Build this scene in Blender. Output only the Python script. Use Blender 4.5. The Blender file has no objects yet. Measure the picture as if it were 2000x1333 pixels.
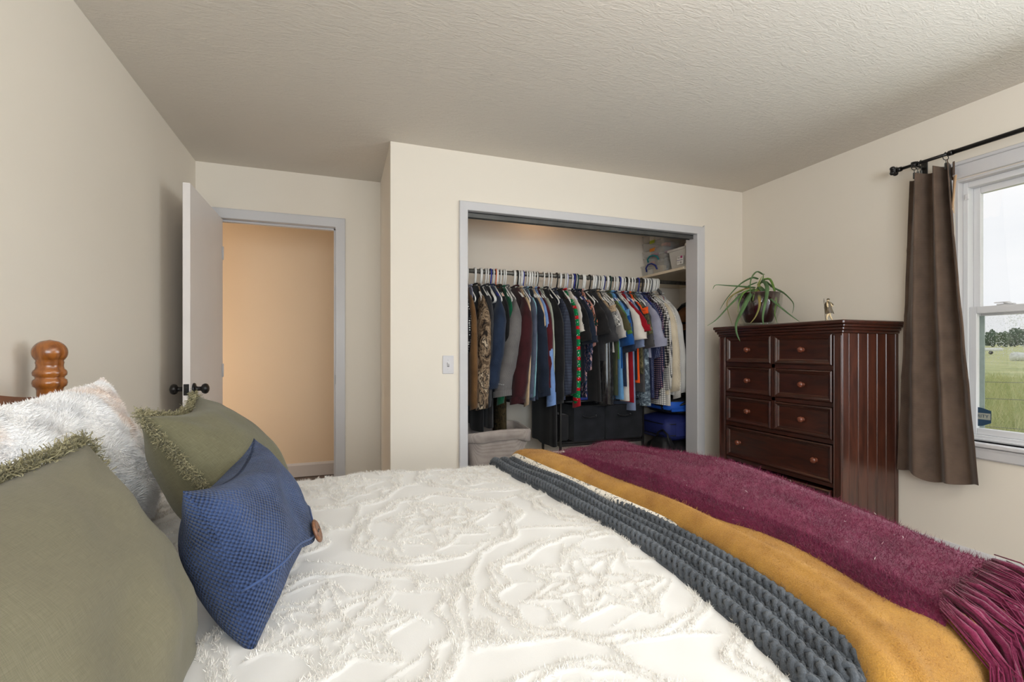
import bpy, bmesh, math, random
import numpy as np
from mathutils import Vector

random.seed(11)
rng = np.random.default_rng(11)
sc = bpy.context.scene
COL = sc.collection
PI = math.pi

# ------------------------------------------------------------------ camera, sky, lamps, exposure
YAW = math.atan(337 / 930.0)
CAM_H = 1.165
cam_data = bpy.data.cameras.new('camera')
cam_data.sensor_width = 36.0
cam_data.lens = 36.0 * 930.0 / 2000.0
cam_data.shift_y = 18.5 / 2000.0
cam_data.clip_start = 0.02
cam_data.clip_end = 1500
cam = bpy.data.objects.new('camera', cam_data)
cam.location = (0, 0, CAM_H)
cam.rotation_euler = (PI / 2, 0, -YAW)
COL.objects.link(cam)
sc.camera = cam

sc.view_settings.view_transform = 'Standard'
sc.view_settings.look = 'None'
sc.view_settings.gamma = 1.0
sc.view_settings.use_curve_mapping = False
sc.view_settings.exposure = 0.08

world = bpy.data.worlds.new('world')
sc.world = world
world.use_nodes = True
wn, wl = world.node_tree.nodes, world.node_tree.links
wn.clear()
w_out = wn.new('ShaderNodeOutputWorld')
w_bg = wn.new('ShaderNodeBackground')
w_tc = wn.new('ShaderNodeTexCoord')
w_map = wn.new('ShaderNodeMapping')
w_map.inputs['Scale'].default_value = (1.0, 1.0, 4.0)
w_no = wn.new('ShaderNodeTexNoise')
w_no.inputs['Scale'].default_value = 2.2
w_no.inputs['Detail'].default_value = 5
w_rp = wn.new('ShaderNodeValToRGB')
w_rp.color_ramp.elements[0].position = 0.3
w_rp.color_ramp.elements[0].color = (0.86, 0.89, 0.93, 1)
w_rp.color_ramp.elements[1].position = 0.7
w_rp.color_ramp.elements[1].color = (1.0, 1.0, 1.0, 1)
w_bg.inputs['Strength'].default_value = 1.05
wl.new(w_tc.outputs['Generated'], w_map.inputs['Vector'])
wl.new(w_map.outputs['Vector'], w_no.inputs['Vector'])
wl.new(w_no.outputs['Fac'], w_rp.inputs['Fac'])
wl.new(w_rp.outputs['Color'], w_bg.inputs['Color'])
wl.new(w_bg.outputs[0], w_out.inputs[0])


def lamp(name, kind, loc, energy, color=(1, 1, 1), rot=(0, 0, 0), size=1.0, size_y=None, radius=0.1):
    d = bpy.data.lights.new(name, kind)
    d.energy = energy
    d.color = color
    if kind == 'AREA':
        d.shape = 'RECTANGLE'
        d.size = size
        d.size_y = size_y or size
    else:
        d.shadow_soft_size = radius
    o = bpy.data.objects.new(name, d)
    o.location = loc
    o.rotation_euler = rot
    COL.objects.link(o)
    return o


# daylight entering by the long window beside the bed (its unseen half); then an unseen fill lamp added behind the camera
lamp('daylight_side_window', 'AREA', (3.02, 0.30, 1.38), 40, (0.80, 0.91, 1.0), (0, PI / 2 - .30, 0), 1.25, 1.5)
lamp('rear_fill', 'AREA', (0.1, -1.55, 1.40), 54, (0.80, 0.91, 1.0), (PI / 2, 0, 0), 1.9, 1.25)
# second fill lamp added behind the camera, turned up at the ceiling
lamp('bounced_fill', 'AREA', (1.5, -0.5, 1.75), 54, (0.83, 0.92, 1.0), (PI, 0, 0), 0.35)
# unseen lamp added for the bright ceiling patch; hall lamp and closet bulb
lamp('ceiling_patch_glow', 'POINT', (0.85, 0.85, 2.20), 5, (1.0, 0.90, 0.80), radius=0.10)
lamp('hall_lamp_glow', 'POINT', (-2.2, 4.25, 0.95), 32, (1.0, 0.97, 0.90), radius=0.25)
lamp('closet_bulb_glow', 'POINT', (1.55, 3.52, 2.36), 0.8, (1.0, 0.62, 0.36), radius=0.05)

# ------------------------------------------------------------------ helpers
SN, CS = math.sin(YAW), math.cos(YAW)


def ray(px, py):
    u, v = (px - 1000) / 930.0, (685 - py) / 930.0
    return np.array([SN + u * CS, CS - u * SN, v])


def on_x(px, py, X):
    d = ray(px, py); return d * (X / d[0]) + np.array([0, 0, CAM_H])


def on_y(px, py, Y):
    d = ray(px, py); return d * (Y / d[1]) + np.array([0, 0, CAM_H])


def on_z(px, py, Z):
    d = ray(px, py); return d * ((Z - CAM_H) / d[2]) + np.array([0, 0, CAM_H])


def lin(c):
    r = []
    for x in c[:3]:
        x = x / 255.0
        r.append(x / 12.92 if x <= 0.04045 else ((x + 0.055) / 1.055) ** 2.4)
    return (*r, 1.0)


class MB:
    """collects shapes, built as one mesh"""

    def __init__(self):
        self.v, self.f, self.s, self.m = [], [], [], []

    def add(self, verts, faces, smooth=False, mi=0):
        o = len(self.v)
        self.v.extend([tuple(map(float, p)) for p in verts])
        for f in faces:
            self.f.append(tuple(i + o for i in f))
            self.s.append(smooth)
            self.m.append(mi)
        return self

    def box(self, x0, x1, y0, y1, z0, z1, b=0.0, mi=0):
        if x1 < x0: x0, x1 = x1, x0
        if y1 < y0: y0, y1 = y1, y0
        if z1 < z0: z0, z1 = z1, z0
        if b <= 0:
            v = [(x, y, z) for x in (x0, x1) for y in (y0, y1) for z in (z0, z1)]
            f = [(0, 1, 3, 2), (4, 6, 7, 5), (0, 4, 5, 1), (2, 3, 7, 6), (0, 2, 6, 4), (1, 5, 7, 3)]
            return self.add(v, f, False, mi)
        b = min(b, (x1 - x0) * .45, (y1 - y0) * .45, (z1 - z0) * .45)
        v, idx = [], {}
        for ix, x in enumerate((x0, x1)):
            for iy, y in enumerate((y0, y1)):
                for iz, z in enumerate((z0, z1)):
                    sx, sy, sz = (1 - 2 * ix) * b, (1 - 2 * iy) * b, (1 - 2 * iz) * b
                    idx[ix, iy, iz, 0] = len(v); v.append((x, y + sy, z + sz))
                    idx[ix, iy, iz, 1] = len(v); v.append((x + sx, y, z + sz))
                    idx[ix, iy, iz, 2] = len(v); v.append((x + sx, y + sy, z))
        f = []
        for k in (0, 1):
            f.append([idx[k, a, c, 0] for a, c in ((0, 0), (1, 0), (1, 1), (0, 1))])
            f.append([idx[a, k, c, 1] for a, c in ((0, 0), (1, 0), (1, 1), (0, 1))])
            f.append([idx[a, c, k, 2] for a, c in ((0, 0), (1, 0), (1, 1), (0, 1))])
        for a in (0, 1):
            for c in (0, 1):
                f.append([idx[a, c, 0, 0], idx[a, c, 1, 0], idx[a, c, 1, 1], idx[a, c, 0, 1]])
                f.append([idx[a, 0, c, 0], idx[a, 1, c, 0], idx[a, 1, c, 2], idx[a, 0, c, 2]])
                f.append([idx[0, a, c, 1], idx[1, a, c, 1], idx[1, a, c, 2], idx[0, a, c, 2]])
                for d in (0, 1):
                    f.append([idx[a, c, d, 0], idx[a, c, d, 1], idx[a, c, d, 2]])
        return self.add(v, f, False, mi)

    def prism(self, poly, axis, a0, a1, smooth=False, mi=0):
        """poly: 2D outline in the two other axes, extruded along axis"""
        n = len(poly)

        def P(p, a):
            return {'x': (a, p[0], p[1]), 'y': (p[0], a, p[1]), 'z': (p[0], p[1], a)}[axis]
        v = [P(p, a0) for p in poly] + [P(p, a1) for p in poly]
        f = [tuple(range(n)), tuple(range(2 * n - 1, n - 1, -1))]
        self.add(v, f, False, mi)
        o = len(self.v) - 2 * n
        for i in range(n):
            j = (i + 1) % n
            self.f.append((o + i, o + j, o + n + j, o + n + i)); self.s.append(smooth); self.m.append(mi)
        return self

    def tube(self, pts, r, n=8, caps=True, closed=False, mi=0, flat=1.0):
        pts = [np.array(p, float) for p in pts]
        k = len(pts)
        rs = [r] * k if np.isscalar(r) else list(r)
        T = []
        for i in range(k):
            a = pts[(i - 1) % k] if (closed or i > 0) else pts[0]
            b = pts[(i + 1) % k] if (closed or i < k - 1) else pts[-1]
            t = b - a
            T.append(t / (np.linalg.norm(t) + 1e-12))
        up = np.array([0, 0, 1.0]) if abs(T[0][2]) < .9 else np.array([1.0, 0, 0])
        N = np.cross(T[0], up); N /= np.linalg.norm(N)
        V = []
        for i in range(k):
            N = N - T[i] * np.dot(N, T[i]); N /= (np.linalg.norm(N) + 1e-12)
            B = np.cross(T[i], N)
            for j in range(n):
                a = 2 * PI * j / n
                V.append(pts[i] + rs[i] * (N * math.cos(a) + B * math.sin(a) * flat))
        F = []
        for i in range(k if closed else k - 1):
            for j in range(n):
                q = (i + 1) % k
                F.append((i * n + j, i * n + (j + 1) % n, q * n + (j + 1) % n, q * n + j))
        self.add(V, F, True, mi)
        if caps and not closed:
            o = len(self.v) - k * n
            self.f.append(tuple(o + j for j in range(n))[::-1]); self.s.append(False); self.m.append(mi)
            self.f.append(tuple(o + (k - 1) * n + j for j in range(n))); self.s.append(False); self.m.append(mi)
        return self

    def lathe(self, prof, c=(0, 0, 0), axis='z', n=20, mi=0, sy=1.0):
        V, F = [], []
        for (r, h) in prof:
            for j in range(n):
                a = 2 * PI * j / n
                x, y = r * math.cos(a), r * math.sin(a) * sy
                if axis == 'z': p = (c[0] + x, c[1] + y, c[2] + h)
                elif axis == 'x': p = (c[0] + h, c[1] + x, c[2] + y)
                else: p = (c[0] + x, c[1] + h, c[2] + y)
                V.append(p)
        for i in range(len(prof) - 1):
            for j in range(n):
                F.append((i * n + j, i * n + (j + 1) % n, (i + 1) * n + (j + 1) % n, (i + 1) * n + j))
        self.add(V, F, True, mi)
        return self

    def ball(self, c, r, n=12, sx=1, sy=1, sz=1, mi=0):
        k = max(5, n // 2)
        prof = [(max(1e-5, math.sin(PI * i / k)), -math.cos(PI * i / k)) for i in range(k + 1)]
        V, F = [], []
        for (a, h) in prof:
            for j in range(n):
                t = 2 * PI * j / n
                V.append((c[0] + r * sx * a * math.cos(t), c[1] + r * sy * a * math.sin(t), c[2] + r * sz * h))
        for i in range(k):
            for j in range(n):
                F.append((i * n + j, i * n + (j + 1) % n, (i + 1) * n + (j + 1) % n, (i + 1) * n + j))
        return self.add(V, F, True, mi)

    def rings(self, R, close=True, cap0=False, cap1=False, smooth=True, mi=0):
        """R: (k, n, 3) rings joined in order"""
        R = np.asarray(R, float)
        k, n = R.shape[:2]
        F = []
        for i in range(k - 1):
            for j in range(n if close else n - 1):
                F.append((i * n + j, i * n + (j + 1) % n, (i + 1) * n + (j + 1) % n, (i + 1) * n + j))
        if cap0: F.append(tuple(range(n))[::-1])
        if cap1: F.append(tuple((k - 1) * n + j for j in range(n)))
        return self.add(R.reshape(-1, 3), F, smooth, mi)

    def build(self, name, mat, parent=None, kind=None, recalc=True):
        me = bpy.data.meshes.new(name)
        me.from_pydata(self.v, [], self.f)
        me.polygons.foreach_set('use_smooth', self.s)
        mats = mat if isinstance(mat, (list, tuple)) else [mat]
        for m in mats:
            me.materials.append(m)
        if len(mats) > 1:
            me.polygons.foreach_set('material_index', self.m)
        if recalc and len(self.f) < 9000:
            bm = bmesh.new(); bm.from_mesh(me)
            bmesh.ops.remove_doubles(bm, verts=bm.verts, dist=1e-6)
            bmesh.ops.recalc_face_normals(bm, faces=bm.faces)
            bm.to_mesh(me); bm.free()
        me.update()
        return link(name, me, parent, kind)


def link(name, me, parent=None, kind=None):
    o = bpy.data.objects.new(name, me)
    COL.objects.link(o)
    if parent is not None:
        o.parent = parent
    if kind:
        o['kind'] = kind
    return o


def tag(o, label, cat, group=None, kind=None):
    o['label'] = label
    o['category'] = cat
    if group: o['group'] = group
    if kind: o['kind'] = kind
    return o


def thing(name, label, cat, loc=(0, 0, 0), rot=(0, 0, 0), group=None):
    o = bpy.data.objects.new(name, None)
    o.empty_display_size = 0.05
    COL.objects.link(o)
    o.location = loc
    o.rotation_euler = rot
    return tag(o, label, cat, group)


def struct_empty(name, loc=(0, 0, 0)):
    o = bpy.data.objects.new(name, None)
    o.empty_display_size = 0.05
    COL.objects.link(o)
    o.location = loc
    o['kind'] = 'structure'
    return o


def part_label(o, label):
    o['label'] = label
    return o


def fast_mesh(name, V, F, mat, parent=None, kind=None, smooth=True):
    """V (n,3), F (m,k) arrays"""
    V = np.ascontiguousarray(V, np.float32); F = np.ascontiguousarray(F, np.int32)
    me = bpy.data.meshes.new(name)
    me.vertices.add(len(V)); me.vertices.foreach_set('co', V.ravel())
    m, k = F.shape
    me.loops.add(m * k); me.loops.foreach_set('vertex_index', F.ravel())
    me.polygons.add(m)
    me.polygons.foreach_set('loop_start', np.arange(0, m * k, k, dtype=np.int32))
    me.polygons.foreach_set('use_smooth', np.full(m, smooth))
    me.materials.append(mat)
    me.update(calc_edges=True)
    me.validate()
    return link(name, me, parent, kind)


def grid_faces(nu, nv):
    i, j = np.meshgrid(np.arange(nu - 1), np.arange(nv - 1), indexing='ij')
    a = (i * nv + j).ravel()
    return np.stack([a, a + 1, a + nv + 1, a + nv], 1)


def strands(P, D, W, bend=None):
    """flat tapered blades: base P, reach D, width W; returns V, F (tris)"""
    n = len(P)
    side = np.cross(D, rng.normal(size=(n, 3)))
    side /= (np.linalg.norm(side, axis=1, keepdims=True) + 1e-9)
    W = np.asarray(W).reshape(-1, 1) * np.ones((n, 1))
    mid = P + D * 0.55
    tip = P + D
    if bend is not None:
        mid = mid + bend * 0.3
        tip = tip + bend
    V = np.stack([P - side * W / 2, P + side * W / 2, mid - side * W * .4, mid + side * W * .4, tip], 1).reshape(-1, 3)
    b = (np.arange(n) * 5)[:, None]
    F = np.concatenate([b + np.array([[0, 1, 3]]), b + np.array([[0, 3, 2]]), b + np.array([[2, 3, 4]])], 0)
    return V, F


# ------------------------------------------------------------------ materials
def new_mat(name):
    m = bpy.data.materials.new(name)
    m.use_nodes = True
    nt = m.node_tree
    b = nt.nodes['Principled BSDF']
    return m, nt, b


def N(nt, t, **kw):
    n = nt.nodes.new(t)
    for k, v in kw.items():
        if k in n.inputs: n.inputs[k].default_value = v
        else: setattr(n, k, v)
    return n


def coords(nt, scale=(1, 1, 1), kind='Object'):
    tc = N(nt, 'ShaderNodeTexCoord')
    mp = N(nt, 'ShaderNodeMapping')
    mp.inputs['Scale'].default_value = scale
    nt.links.new(tc.outputs[kind], mp.inputs['Vector'])
    return mp.outputs['Vector']


def add_bump(nt, b, height, strength=.3, dist=.002):
    bp = N(nt, 'ShaderNodeBump')
    bp.inputs['Strength'].default_value = strength
    bp.inputs['Distance'].default_value = dist
    nt.links.new(height, bp.inputs['Height'])
    nt.links.new(bp.outputs['Normal'], b.inputs['Normal'])
    return bp


def ramp(nt, fac, stops, interp='LINEAR'):
    r = N(nt, 'ShaderNodeValToRGB')
    r.color_ramp.interpolation = interp
    e = r.color_ramp.elements
    while len(e) < len(stops): e.new(0.5)
    for el, (p, c) in zip(e, stops):
        el.position = p; el.color = c
    nt.links.new(fac, r.inputs['Fac'])
    return r.outputs['Color']


def plain(name, c, rough=.6, spec=.35, vary=.06, vscale=6, bump=None, metal=0, coat=0, sheen=0):
    m, nt, b = new_mat(name)
    b.inputs['Roughness'].default_value = rough
    b.inputs['Specular IOR Level'].default_value = spec
    b.inputs['Metallic'].default_value = metal
    b.inputs['Coat Weight'].default_value = coat
    b.inputs['Coat Roughness'].default_value = .15
    b.inputs['Sheen Weight'].default_value = sheen
    L = lin(c)
    vec = coords(nt)
    no = N(nt, 'ShaderNodeTexNoise', Scale=vscale, Detail=4.0)
    nt.links.new(vec, no.inputs['Vector'])
    lo = tuple(x * (1 - vary) for x in L[:3]) + (1,)
    hi = tuple(min(1, x * (1 + vary)) for x in L[:3]) + (1,)
    nt.links.new(ramp(nt, no.outputs['Fac'], [(.3, lo), (.7, hi)]), b.inputs['Base Color'])
    if bump:
        nb = N(nt, 'ShaderNodeTexNoise', Scale=bump[0], Detail=3.0)
        nt.links.new(vec, nb.inputs['Vector'])
        add_bump(nt, b, nb.outputs['Fac'], bump[1], bump[2])
    return m


def fabric(name, c, c2=None, weave=900, bump=.35, dist=.0008, rough=.9, sheen=.15, slub=0, dirs=('Y', 'Z'), kind='Object', basket=False):
    """woven cloth: crossed fine waves plus slub noise"""
    m, nt, b = new_mat(name)
    b.inputs['Roughness'].default_value = rough
    b.inputs['Specular IOR Level'].default_value = .15
    b.inputs['Sheen Weight'].default_value = sheen
    vec = coords(nt, kind=kind)
    L = lin(c); L2 = lin(c2) if c2 else tuple(x * .72 for x in L[:3]) + (1,)
    ws = []
    for d in dirs:
        w = N(nt, 'ShaderNodeTexWave', wave_type='BANDS', bands_direction=d)
        w.inputs['Scale'].default_value = weave / 6.283
        w.inputs['Distortion'].default_value = 1.2
        w.inputs['Detail Scale'].default_value = 3
        nt.links.new(vec, w.inputs['Vector'])
        ws.append(w)
    mul = N(nt, 'ShaderNodeMath', operation='MULTIPLY')
    nt.links.new(ws[0].outputs['Fac'], mul.inputs[0]); nt.links.new(ws[1].outputs['Fac'], mul.inputs[1])
    if basket:
        inv = [N(nt, 'ShaderNodeMath', operation='SUBTRACT') for _ in ws]
        for q, w in zip(inv, ws):
            q.inputs[0].default_value = 1.0; nt.links.new(w.outputs['Fac'], q.inputs[1])
        m2 = N(nt, 'ShaderNodeMath', operation='MULTIPLY_ADD')
        nt.links.new(inv[0].outputs[0], m2.inputs[0]); nt.links.new(inv[1].outputs[0], m2.inputs[1]); nt.links.new(mul.outputs[0], m2.inputs[2])
        mul = m2
    no = N(nt, 'ShaderNodeTexNoise', Scale=12.0, Detail=6.0)
    nt.links.new(vec, no.inputs['Vector'])
    mx = N(nt, 'ShaderNodeMath', operation='MULTIPLY_ADD')
    nt.links.new(mul.outputs[0], mx.inputs[0]); mx.inputs[1].default_value = .55
    nt.links.new(no.outputs['Fac'], mx.inputs[2])
    fac = mx.outputs[0]
    if slub:
        st = N(nt, 'ShaderNodeMapping'); st.inputs['Scale'].default_value = (slub, 9, slub)
        nt.links.new(vec, st.inputs['Vector'])
        sn = N(nt, 'ShaderNodeTexNoise', Scale=1.0, Detail=3.0)
        nt.links.new(st.outputs['Vector'], sn.inputs['Vector'])
        ad = N(nt, 'ShaderNodeMath', operation='ADD')
        nt.links.new(fac, ad.inputs[0]); nt.links.new(sn.outputs['Fac'], ad.inputs[1])
        sb = N(nt, 'ShaderNodeMath', operation='SUBTRACT'); sb.inputs[1].default_value = .5
        nt.links.new(ad.outputs[0], sb.inputs[0]); fac = sb.outputs[0]
    nt.links.new(ramp(nt, fac, [(.38, L2), (.92, L)]), b.inputs['Base Color'])
    add_bump(nt, b, mul.outputs[0], bump, dist)
    return m


def linen(name, c, c2, kind='UV'):
    """plain linen: fine slubs running both ways, cloudy wear"""
    m, nt, b = new_mat(name)
    b.inputs['Roughness'].default_value = .92
    b.inputs['Specular IOR Level'].default_value = .12
    b.inputs['Sheen Weight'].default_value = .12
    fs = []
    for sc_ in ((1400, 45, 45), (45, 1400, 45)):
        n1 = N(nt, 'ShaderNodeTexNoise', Scale=1.0, Detail=3.0, Roughness=.6)
        nt.links.new(coords(nt, sc_, kind), n1.inputs['Vector'])
        fs.append(n1.outputs['Fac'])
    n3 = N(nt, 'ShaderNodeTexNoise', Scale=7.0, Detail=5.0)
    nt.links.new(coords(nt, (1, 1, 1), kind), n3.inputs['Vector'])
    a = N(nt, 'ShaderNodeMath', operation='ADD'); nt.links.new(fs[0], a.inputs[0]); nt.links.new(fs[1], a.inputs[1])
    a2 = N(nt, 'ShaderNodeMath', operation='MULTIPLY_ADD'); a2.inputs[1].default_value = .5
    nt.links.new(n3.outputs['Fac'], a2.inputs[0]); nt.links.new(a.outputs[0], a2.inputs[2])
    h = N(nt, 'ShaderNodeMath', operation='MULTIPLY'); h.inputs[1].default_value = .4; nt.links.new(a2.outputs[0], h.inputs[0])
    nt.links.new(ramp(nt, h.outputs[0], [(.36, lin(c2)), (.64, lin(c))]), b.inputs['Base Color'])
    add_bump(nt, b, a.outputs[0], .35, .0012)
    return m


def pattern(name, kind, cols, scale=40, rough=.85):
    """printed cloth: plaid, dots, camo, grid, wash, lace, knit"""
    m, nt, b = new_mat(name)
    b.inputs['Roughness'].default_value = rough
    b.inputs['Specular IOR Level'].default_value = .15
    C = [lin(c) for c in cols]
    vec = coords(nt)
    if kind in ('plaid', 'grid'):
        fs = []
        for d in ('Y', 'Z'):
            w = N(nt, 'ShaderNodeTexWave', wave_type='BANDS', bands_direction=d)
            w.inputs['Scale'].default_value = scale / 6.283
            nt.links.new(vec, w.inputs['Vector']); fs.append(w.outputs['Fac'])
        if kind == 'grid':
            mx = N(nt, 'ShaderNodeMath', operation='MINIMUM')
            nt.links.new(fs[0], mx.inputs[0]); nt.links.new(fs[1], mx.inputs[1])
            col = ramp(nt, mx.outputs[0], [(.06, C[1]), (.14, C[0])])
        else:
            ad = N(nt, 'ShaderNodeMath', operation='ADD')
            nt.links.new(fs[0], ad.inputs[0]); nt.links.new(fs[1], ad.inputs[1])
            hf = N(nt, 'ShaderNodeMath', operation='MULTIPLY'); hf.inputs[1].default_value = .5
            nt.links.new(ad.outputs[0], hf.inputs[0])
            st = [(.0, C[0]), (.35, C[1]), (.62, C[2 % len(C)]), (.9, C[-1])]
            col = ramp(nt, hf.outputs[0], st, 'CONSTANT')
    elif kind == 'dots':
        v = N(nt, 'ShaderNodeTexVoronoi', Scale=scale); v.inputs['Randomness'].default_value = .25
        nt.links.new(vec, v.inputs['Vector'])
        col = ramp(nt, v.outputs['Distance'], [(.0, C[1]), (.25, C[1]), (.30, C[0])])
    elif kind in ('camo', 'wash', 'lace'):
        mp = N(nt, 'ShaderNodeMapping'); mp.inputs['Scale'].default_value = (1, 1, .55 if kind == 'camo' else 1)
        nt.links.new(vec, mp.inputs['Vector'])
        n1 = N(nt, 'ShaderNodeTexNoise', Scale=scale, Detail=6.0, Roughness=.72, Distortion=1.2)
        nt.links.new(mp.outputs['Vector'], n1.inputs['Vector'])
        k = len(C)
        st = [(.34 + .32 * i / max(1, k - 1), c) for i, c in enumerate(C)]
        col = ramp(nt, n1.outputs['Fac'], st, 'CONSTANT' if kind == 'camo' else 'LINEAR')
    elif kind == 'festive':
        w = N(nt, 'ShaderNodeTexWave', wave_type='BANDS', bands_direction='Z')
        w.inputs['Scale'].default_value = scale / 6.283
        w.inputs['Distortion'].default_value = 1.0
        nt.links.new(vec, w.inputs['Vector'])
        c1 = ramp(nt, w.outputs['Fac'], [(0, C[0]), (.78, C[1])], 'CONSTANT')
        v = N(nt, 'ShaderNodeTexVoronoi', Scale=70.0)
        nt.links.new(vec, v.inputs['Vector'])
        k = N(nt, 'ShaderNodeMath', operation='LESS_THAN'); k.inputs[1].default_value = .22
        nt.links.new(v.outputs['Distance'], k.inputs[0])
        mx = N(nt, 'ShaderNodeMix', data_type='RGBA')
        nt.links.new(k.outputs[0], mx.inputs[0]); nt.links.new(c1, mx.inputs[6]); mx.inputs[7].default_value = C[2]
        col = mx.outputs[2]
    nt.links.new(col, b.inputs['Base Color'])
    nb = N(nt, 'ShaderNodeTexNoise', Scale=500.0)
    nt.links.new(vec, nb.inputs['Vector'])
    add_bump(nt, b, nb.outputs['Fac'], .2, .001)
    return m


def wood(name, dark, light, scale=(1, 14, 14), rough=.3, coat=.4, bump=.05, grain=4.0):
    m, nt, b = new_mat(name)
    vec = coords(nt, scale)
    n1 = N(nt, 'ShaderNodeTexNoise', Scale=grain, Detail=8.0, Roughness=.6, Distortion=.8)
    nt.links.new(vec, n1.inputs['Vector'])
    nt.links.new(ramp(nt, n1.outputs['Fac'], [(.3, lin(dark)), (.72, lin(light))]), b.inputs['Base Color'])
    b.inputs['Roughness'].default_value = rough
    b.inputs['Coat Weight'].default_value = coat
    b.inputs['Coat Roughness'].default_value = .18
    add_bump(nt, b, n1.outputs['Fac'], bump, .001)
    return m


def see_through(name, c, alpha=.35, rough=.15):
    """clear plastic: part of the light passes straight through"""
    m, nt, b = new_mat(name)
    b.inputs['Base Color'].default_value = lin(c)
    b.inputs['Roughness'].default_value = rough
    b.inputs['Alpha'].default_value = alpha
    return m
# ------------------------------------------------------------------ surfaces of the room
M = {}
M['wall'] = plain('wall_paint', (237, 227, 213), .75, .25, .015, 1.2, (140, .12, .0012))
M['hall_wall'] = plain('hall_paint', (232, 212, 186), .75, .25, .015, 1.2, (140, .10, .001))
M['trim'] = plain('trim_paint', (208, 205, 206), .35, .4, .02, 3)
M['door_paint'] = plain('door_paint', (238, 230, 226), .42, .4, .03, 2, (60, .04, .001))
M['vinyl'] = plain('window_vinyl', (218, 217, 219), .35, .4, .01)
M['shaded_stile'] = plain('shaded_stile_grey_green', (168, 182, 176), .5, .3, .12, 30)  # grey-green puts the lower stile's shade into the colour
M['black_metal'] = plain('black_metal', (20, 18, 18), .32, .5, .1, 8)
M['grey_metal'] = plain('dull_grey_metal', (92, 92, 90), .45, .5, .15, 12, metal=.6)
M['galv'] = plain('galvanised_steel', (112, 110, 104), .42, .5, .35, 40, metal=.55)


def ceiling_mat():
    m, nt, b = new_mat('stomped_ceiling_texture')
    b.inputs['Base Color'].default_value = lin((224, 215, 203))
    b.inputs['Roughness'].default_value = .8
    b.inputs['Specular IOR Level'].default_value = .2
    v = coords(nt, (1.0, 2.6, 1))
    n1 = N(nt, 'ShaderNodeTexNoise', Scale=16.0, Detail=5.0, Roughness=.6, Distortion=1.6)
    nt.links.new(v, n1.inputs['Vector'])
    n2 = N(nt, 'ShaderNodeTexNoise', Scale=75.0, Detail=3.0)
    nt.links.new(v, n2.inputs['Vector'])
    a = N(nt, 'ShaderNodeMath', operation='MULTIPLY_ADD'); a.inputs[1].default_value = .35
    nt.links.new(n2.outputs['Fac'], a.inputs[0]); nt.links.new(n1.outputs['Fac'], a.inputs[2])
    add_bump(nt, b, a.outputs[0], .42, .009)
    return m


def carpet_mat():
    m, nt, b = new_mat('speckled_carpet')
    v = coords(nt)
    n1 = N(nt, 'ShaderNodeTexNoise', Scale=260.0, Detail=4.0, Roughness=.8)
    nt.links.new(v, n1.inputs['Vector'])
    nt.links.new(ramp(nt, n1.outputs['Fac'], [(.35, lin((70, 64, 58))), (.5, lin((140, 132, 122))), (.68, lin((196, 190, 180)))]), b.inputs['Base Color'])
    b.inputs['Roughness'].default_value = .95
    add_bump(nt, b, n1.outputs['Fac'], .8, .006)
    return m


M['ceiling'] = ceiling_mat()
M['carpet'] = carpet_mat()
M['hall_floor'] = wood('hall_floor_wood', (60, 42, 30), (104, 78, 58), (3, 1, 1), .4, .2)

YC, YA, XR, XL, ZC = 2.978, 3.735, 3.055, -.91, 2.44
YN = -1.65


def S_(name, boxes, mat, kind='structure', b=0.0):
    m = MB()
    for q in boxes: m.box(*q, b=b)
    o = m.build(name, mat)
    o['kind'] = kind
    return o


S_('floor', [(-1.1, XR + .15, YN - .1, YA + .02, -.12, 0)], M['carpet'])
S_('floor_hall', [(-2.9, 1.9, YA + .02, 4.95, -.12, -.004)], M['hall_floor'])
S_('ceiling', [(-2.9, XR + .15, YN - .1, 4.95, ZC, ZC + .12)], M['ceiling'])
S_('wall_left', [(XL - .11, XL, YN - .1, YA + .115, 0, ZC)], M['wall'])
S_('wall_near', [(XL, XR, YN - .1, YN, 0, ZC)], M['wall'])
DX0, DX1, DH = -.778, -.027, 2.07           # doorway
S_('wall_back', [(XL, DX0 - .018, YA, YA + .115, 0, ZC), (DX1 + .018, .29, YA, YA + .115, 0, ZC),
                 (DX0 - .018, DX1 + .018, YA, YA + .115, DH + .018, ZC), (.29, XR, YA, YA + .115, 0, ZC)], M['wall'])
S_('wall_alcove', [(.292, .40, YC + .0, YA, 0, ZC)], M['wall'])
CX0, CX1, CH = .774, 2.594, 2.066            # closet opening
S_('wall_closet', [(.40, CX0 - .018, YC, YC + .115, 0, ZC), (CX1 + .018, XR, YC, YC + .115, 0, ZC),
                   (CX0 - .018, CX1 + .018, YC, YC + .115, CH + .018, ZC)], M['wall'])
WY0, WY1, WZ0, WZ1 = -.02, 1.565, .70, 2.06  # window opening
S_('wall_right', [(XR, XR + .125, YN - .1, WY0, 0, ZC), (XR, XR + .125, WY1, YA + .115, 0, ZC),
                  (XR, XR + .125, WY0, WY1, 0, WZ0), (XR, XR + .125, WY0, WY1, WZ1, ZC)], M['wall'])
S_('wall_hall_far', [(-2.9, 1.9, 4.80, 4.92, 0, ZC)], M['hall_wall'])
S_('wall_hall_left', [(-2.9, -2.8, YA + .115, 4.80, 0, ZC)], M['hall_wall'])
S_('wall_hall_right', [(1.8, 1.9, YA + .115, 4.80, 0, ZC)], M['hall_wall'])
S_('wall_hall_side', [(-2.8, XL - .11, YA, YA + .115, 0, ZC)], M['hall_wall'])


def baseboard(name, axis, a0, a1, face, sgn, h=.145):
    prof = [(0, 0), (sgn * .015, 0), (sgn * .015, h - .02), (sgn * .008, h - .004), (sgn * .005, h), (0, h)]
    poly = [(face + p, z) for p, z in prof]
    m = MB()
    if axis == 'y':
        m.prism(poly, 'y', a0, a1)
    else:
        m.prism(poly, 'x', a0, a1)
    o = m.build(name, M['trim'])
    o['kind'] = 'structure'


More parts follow.
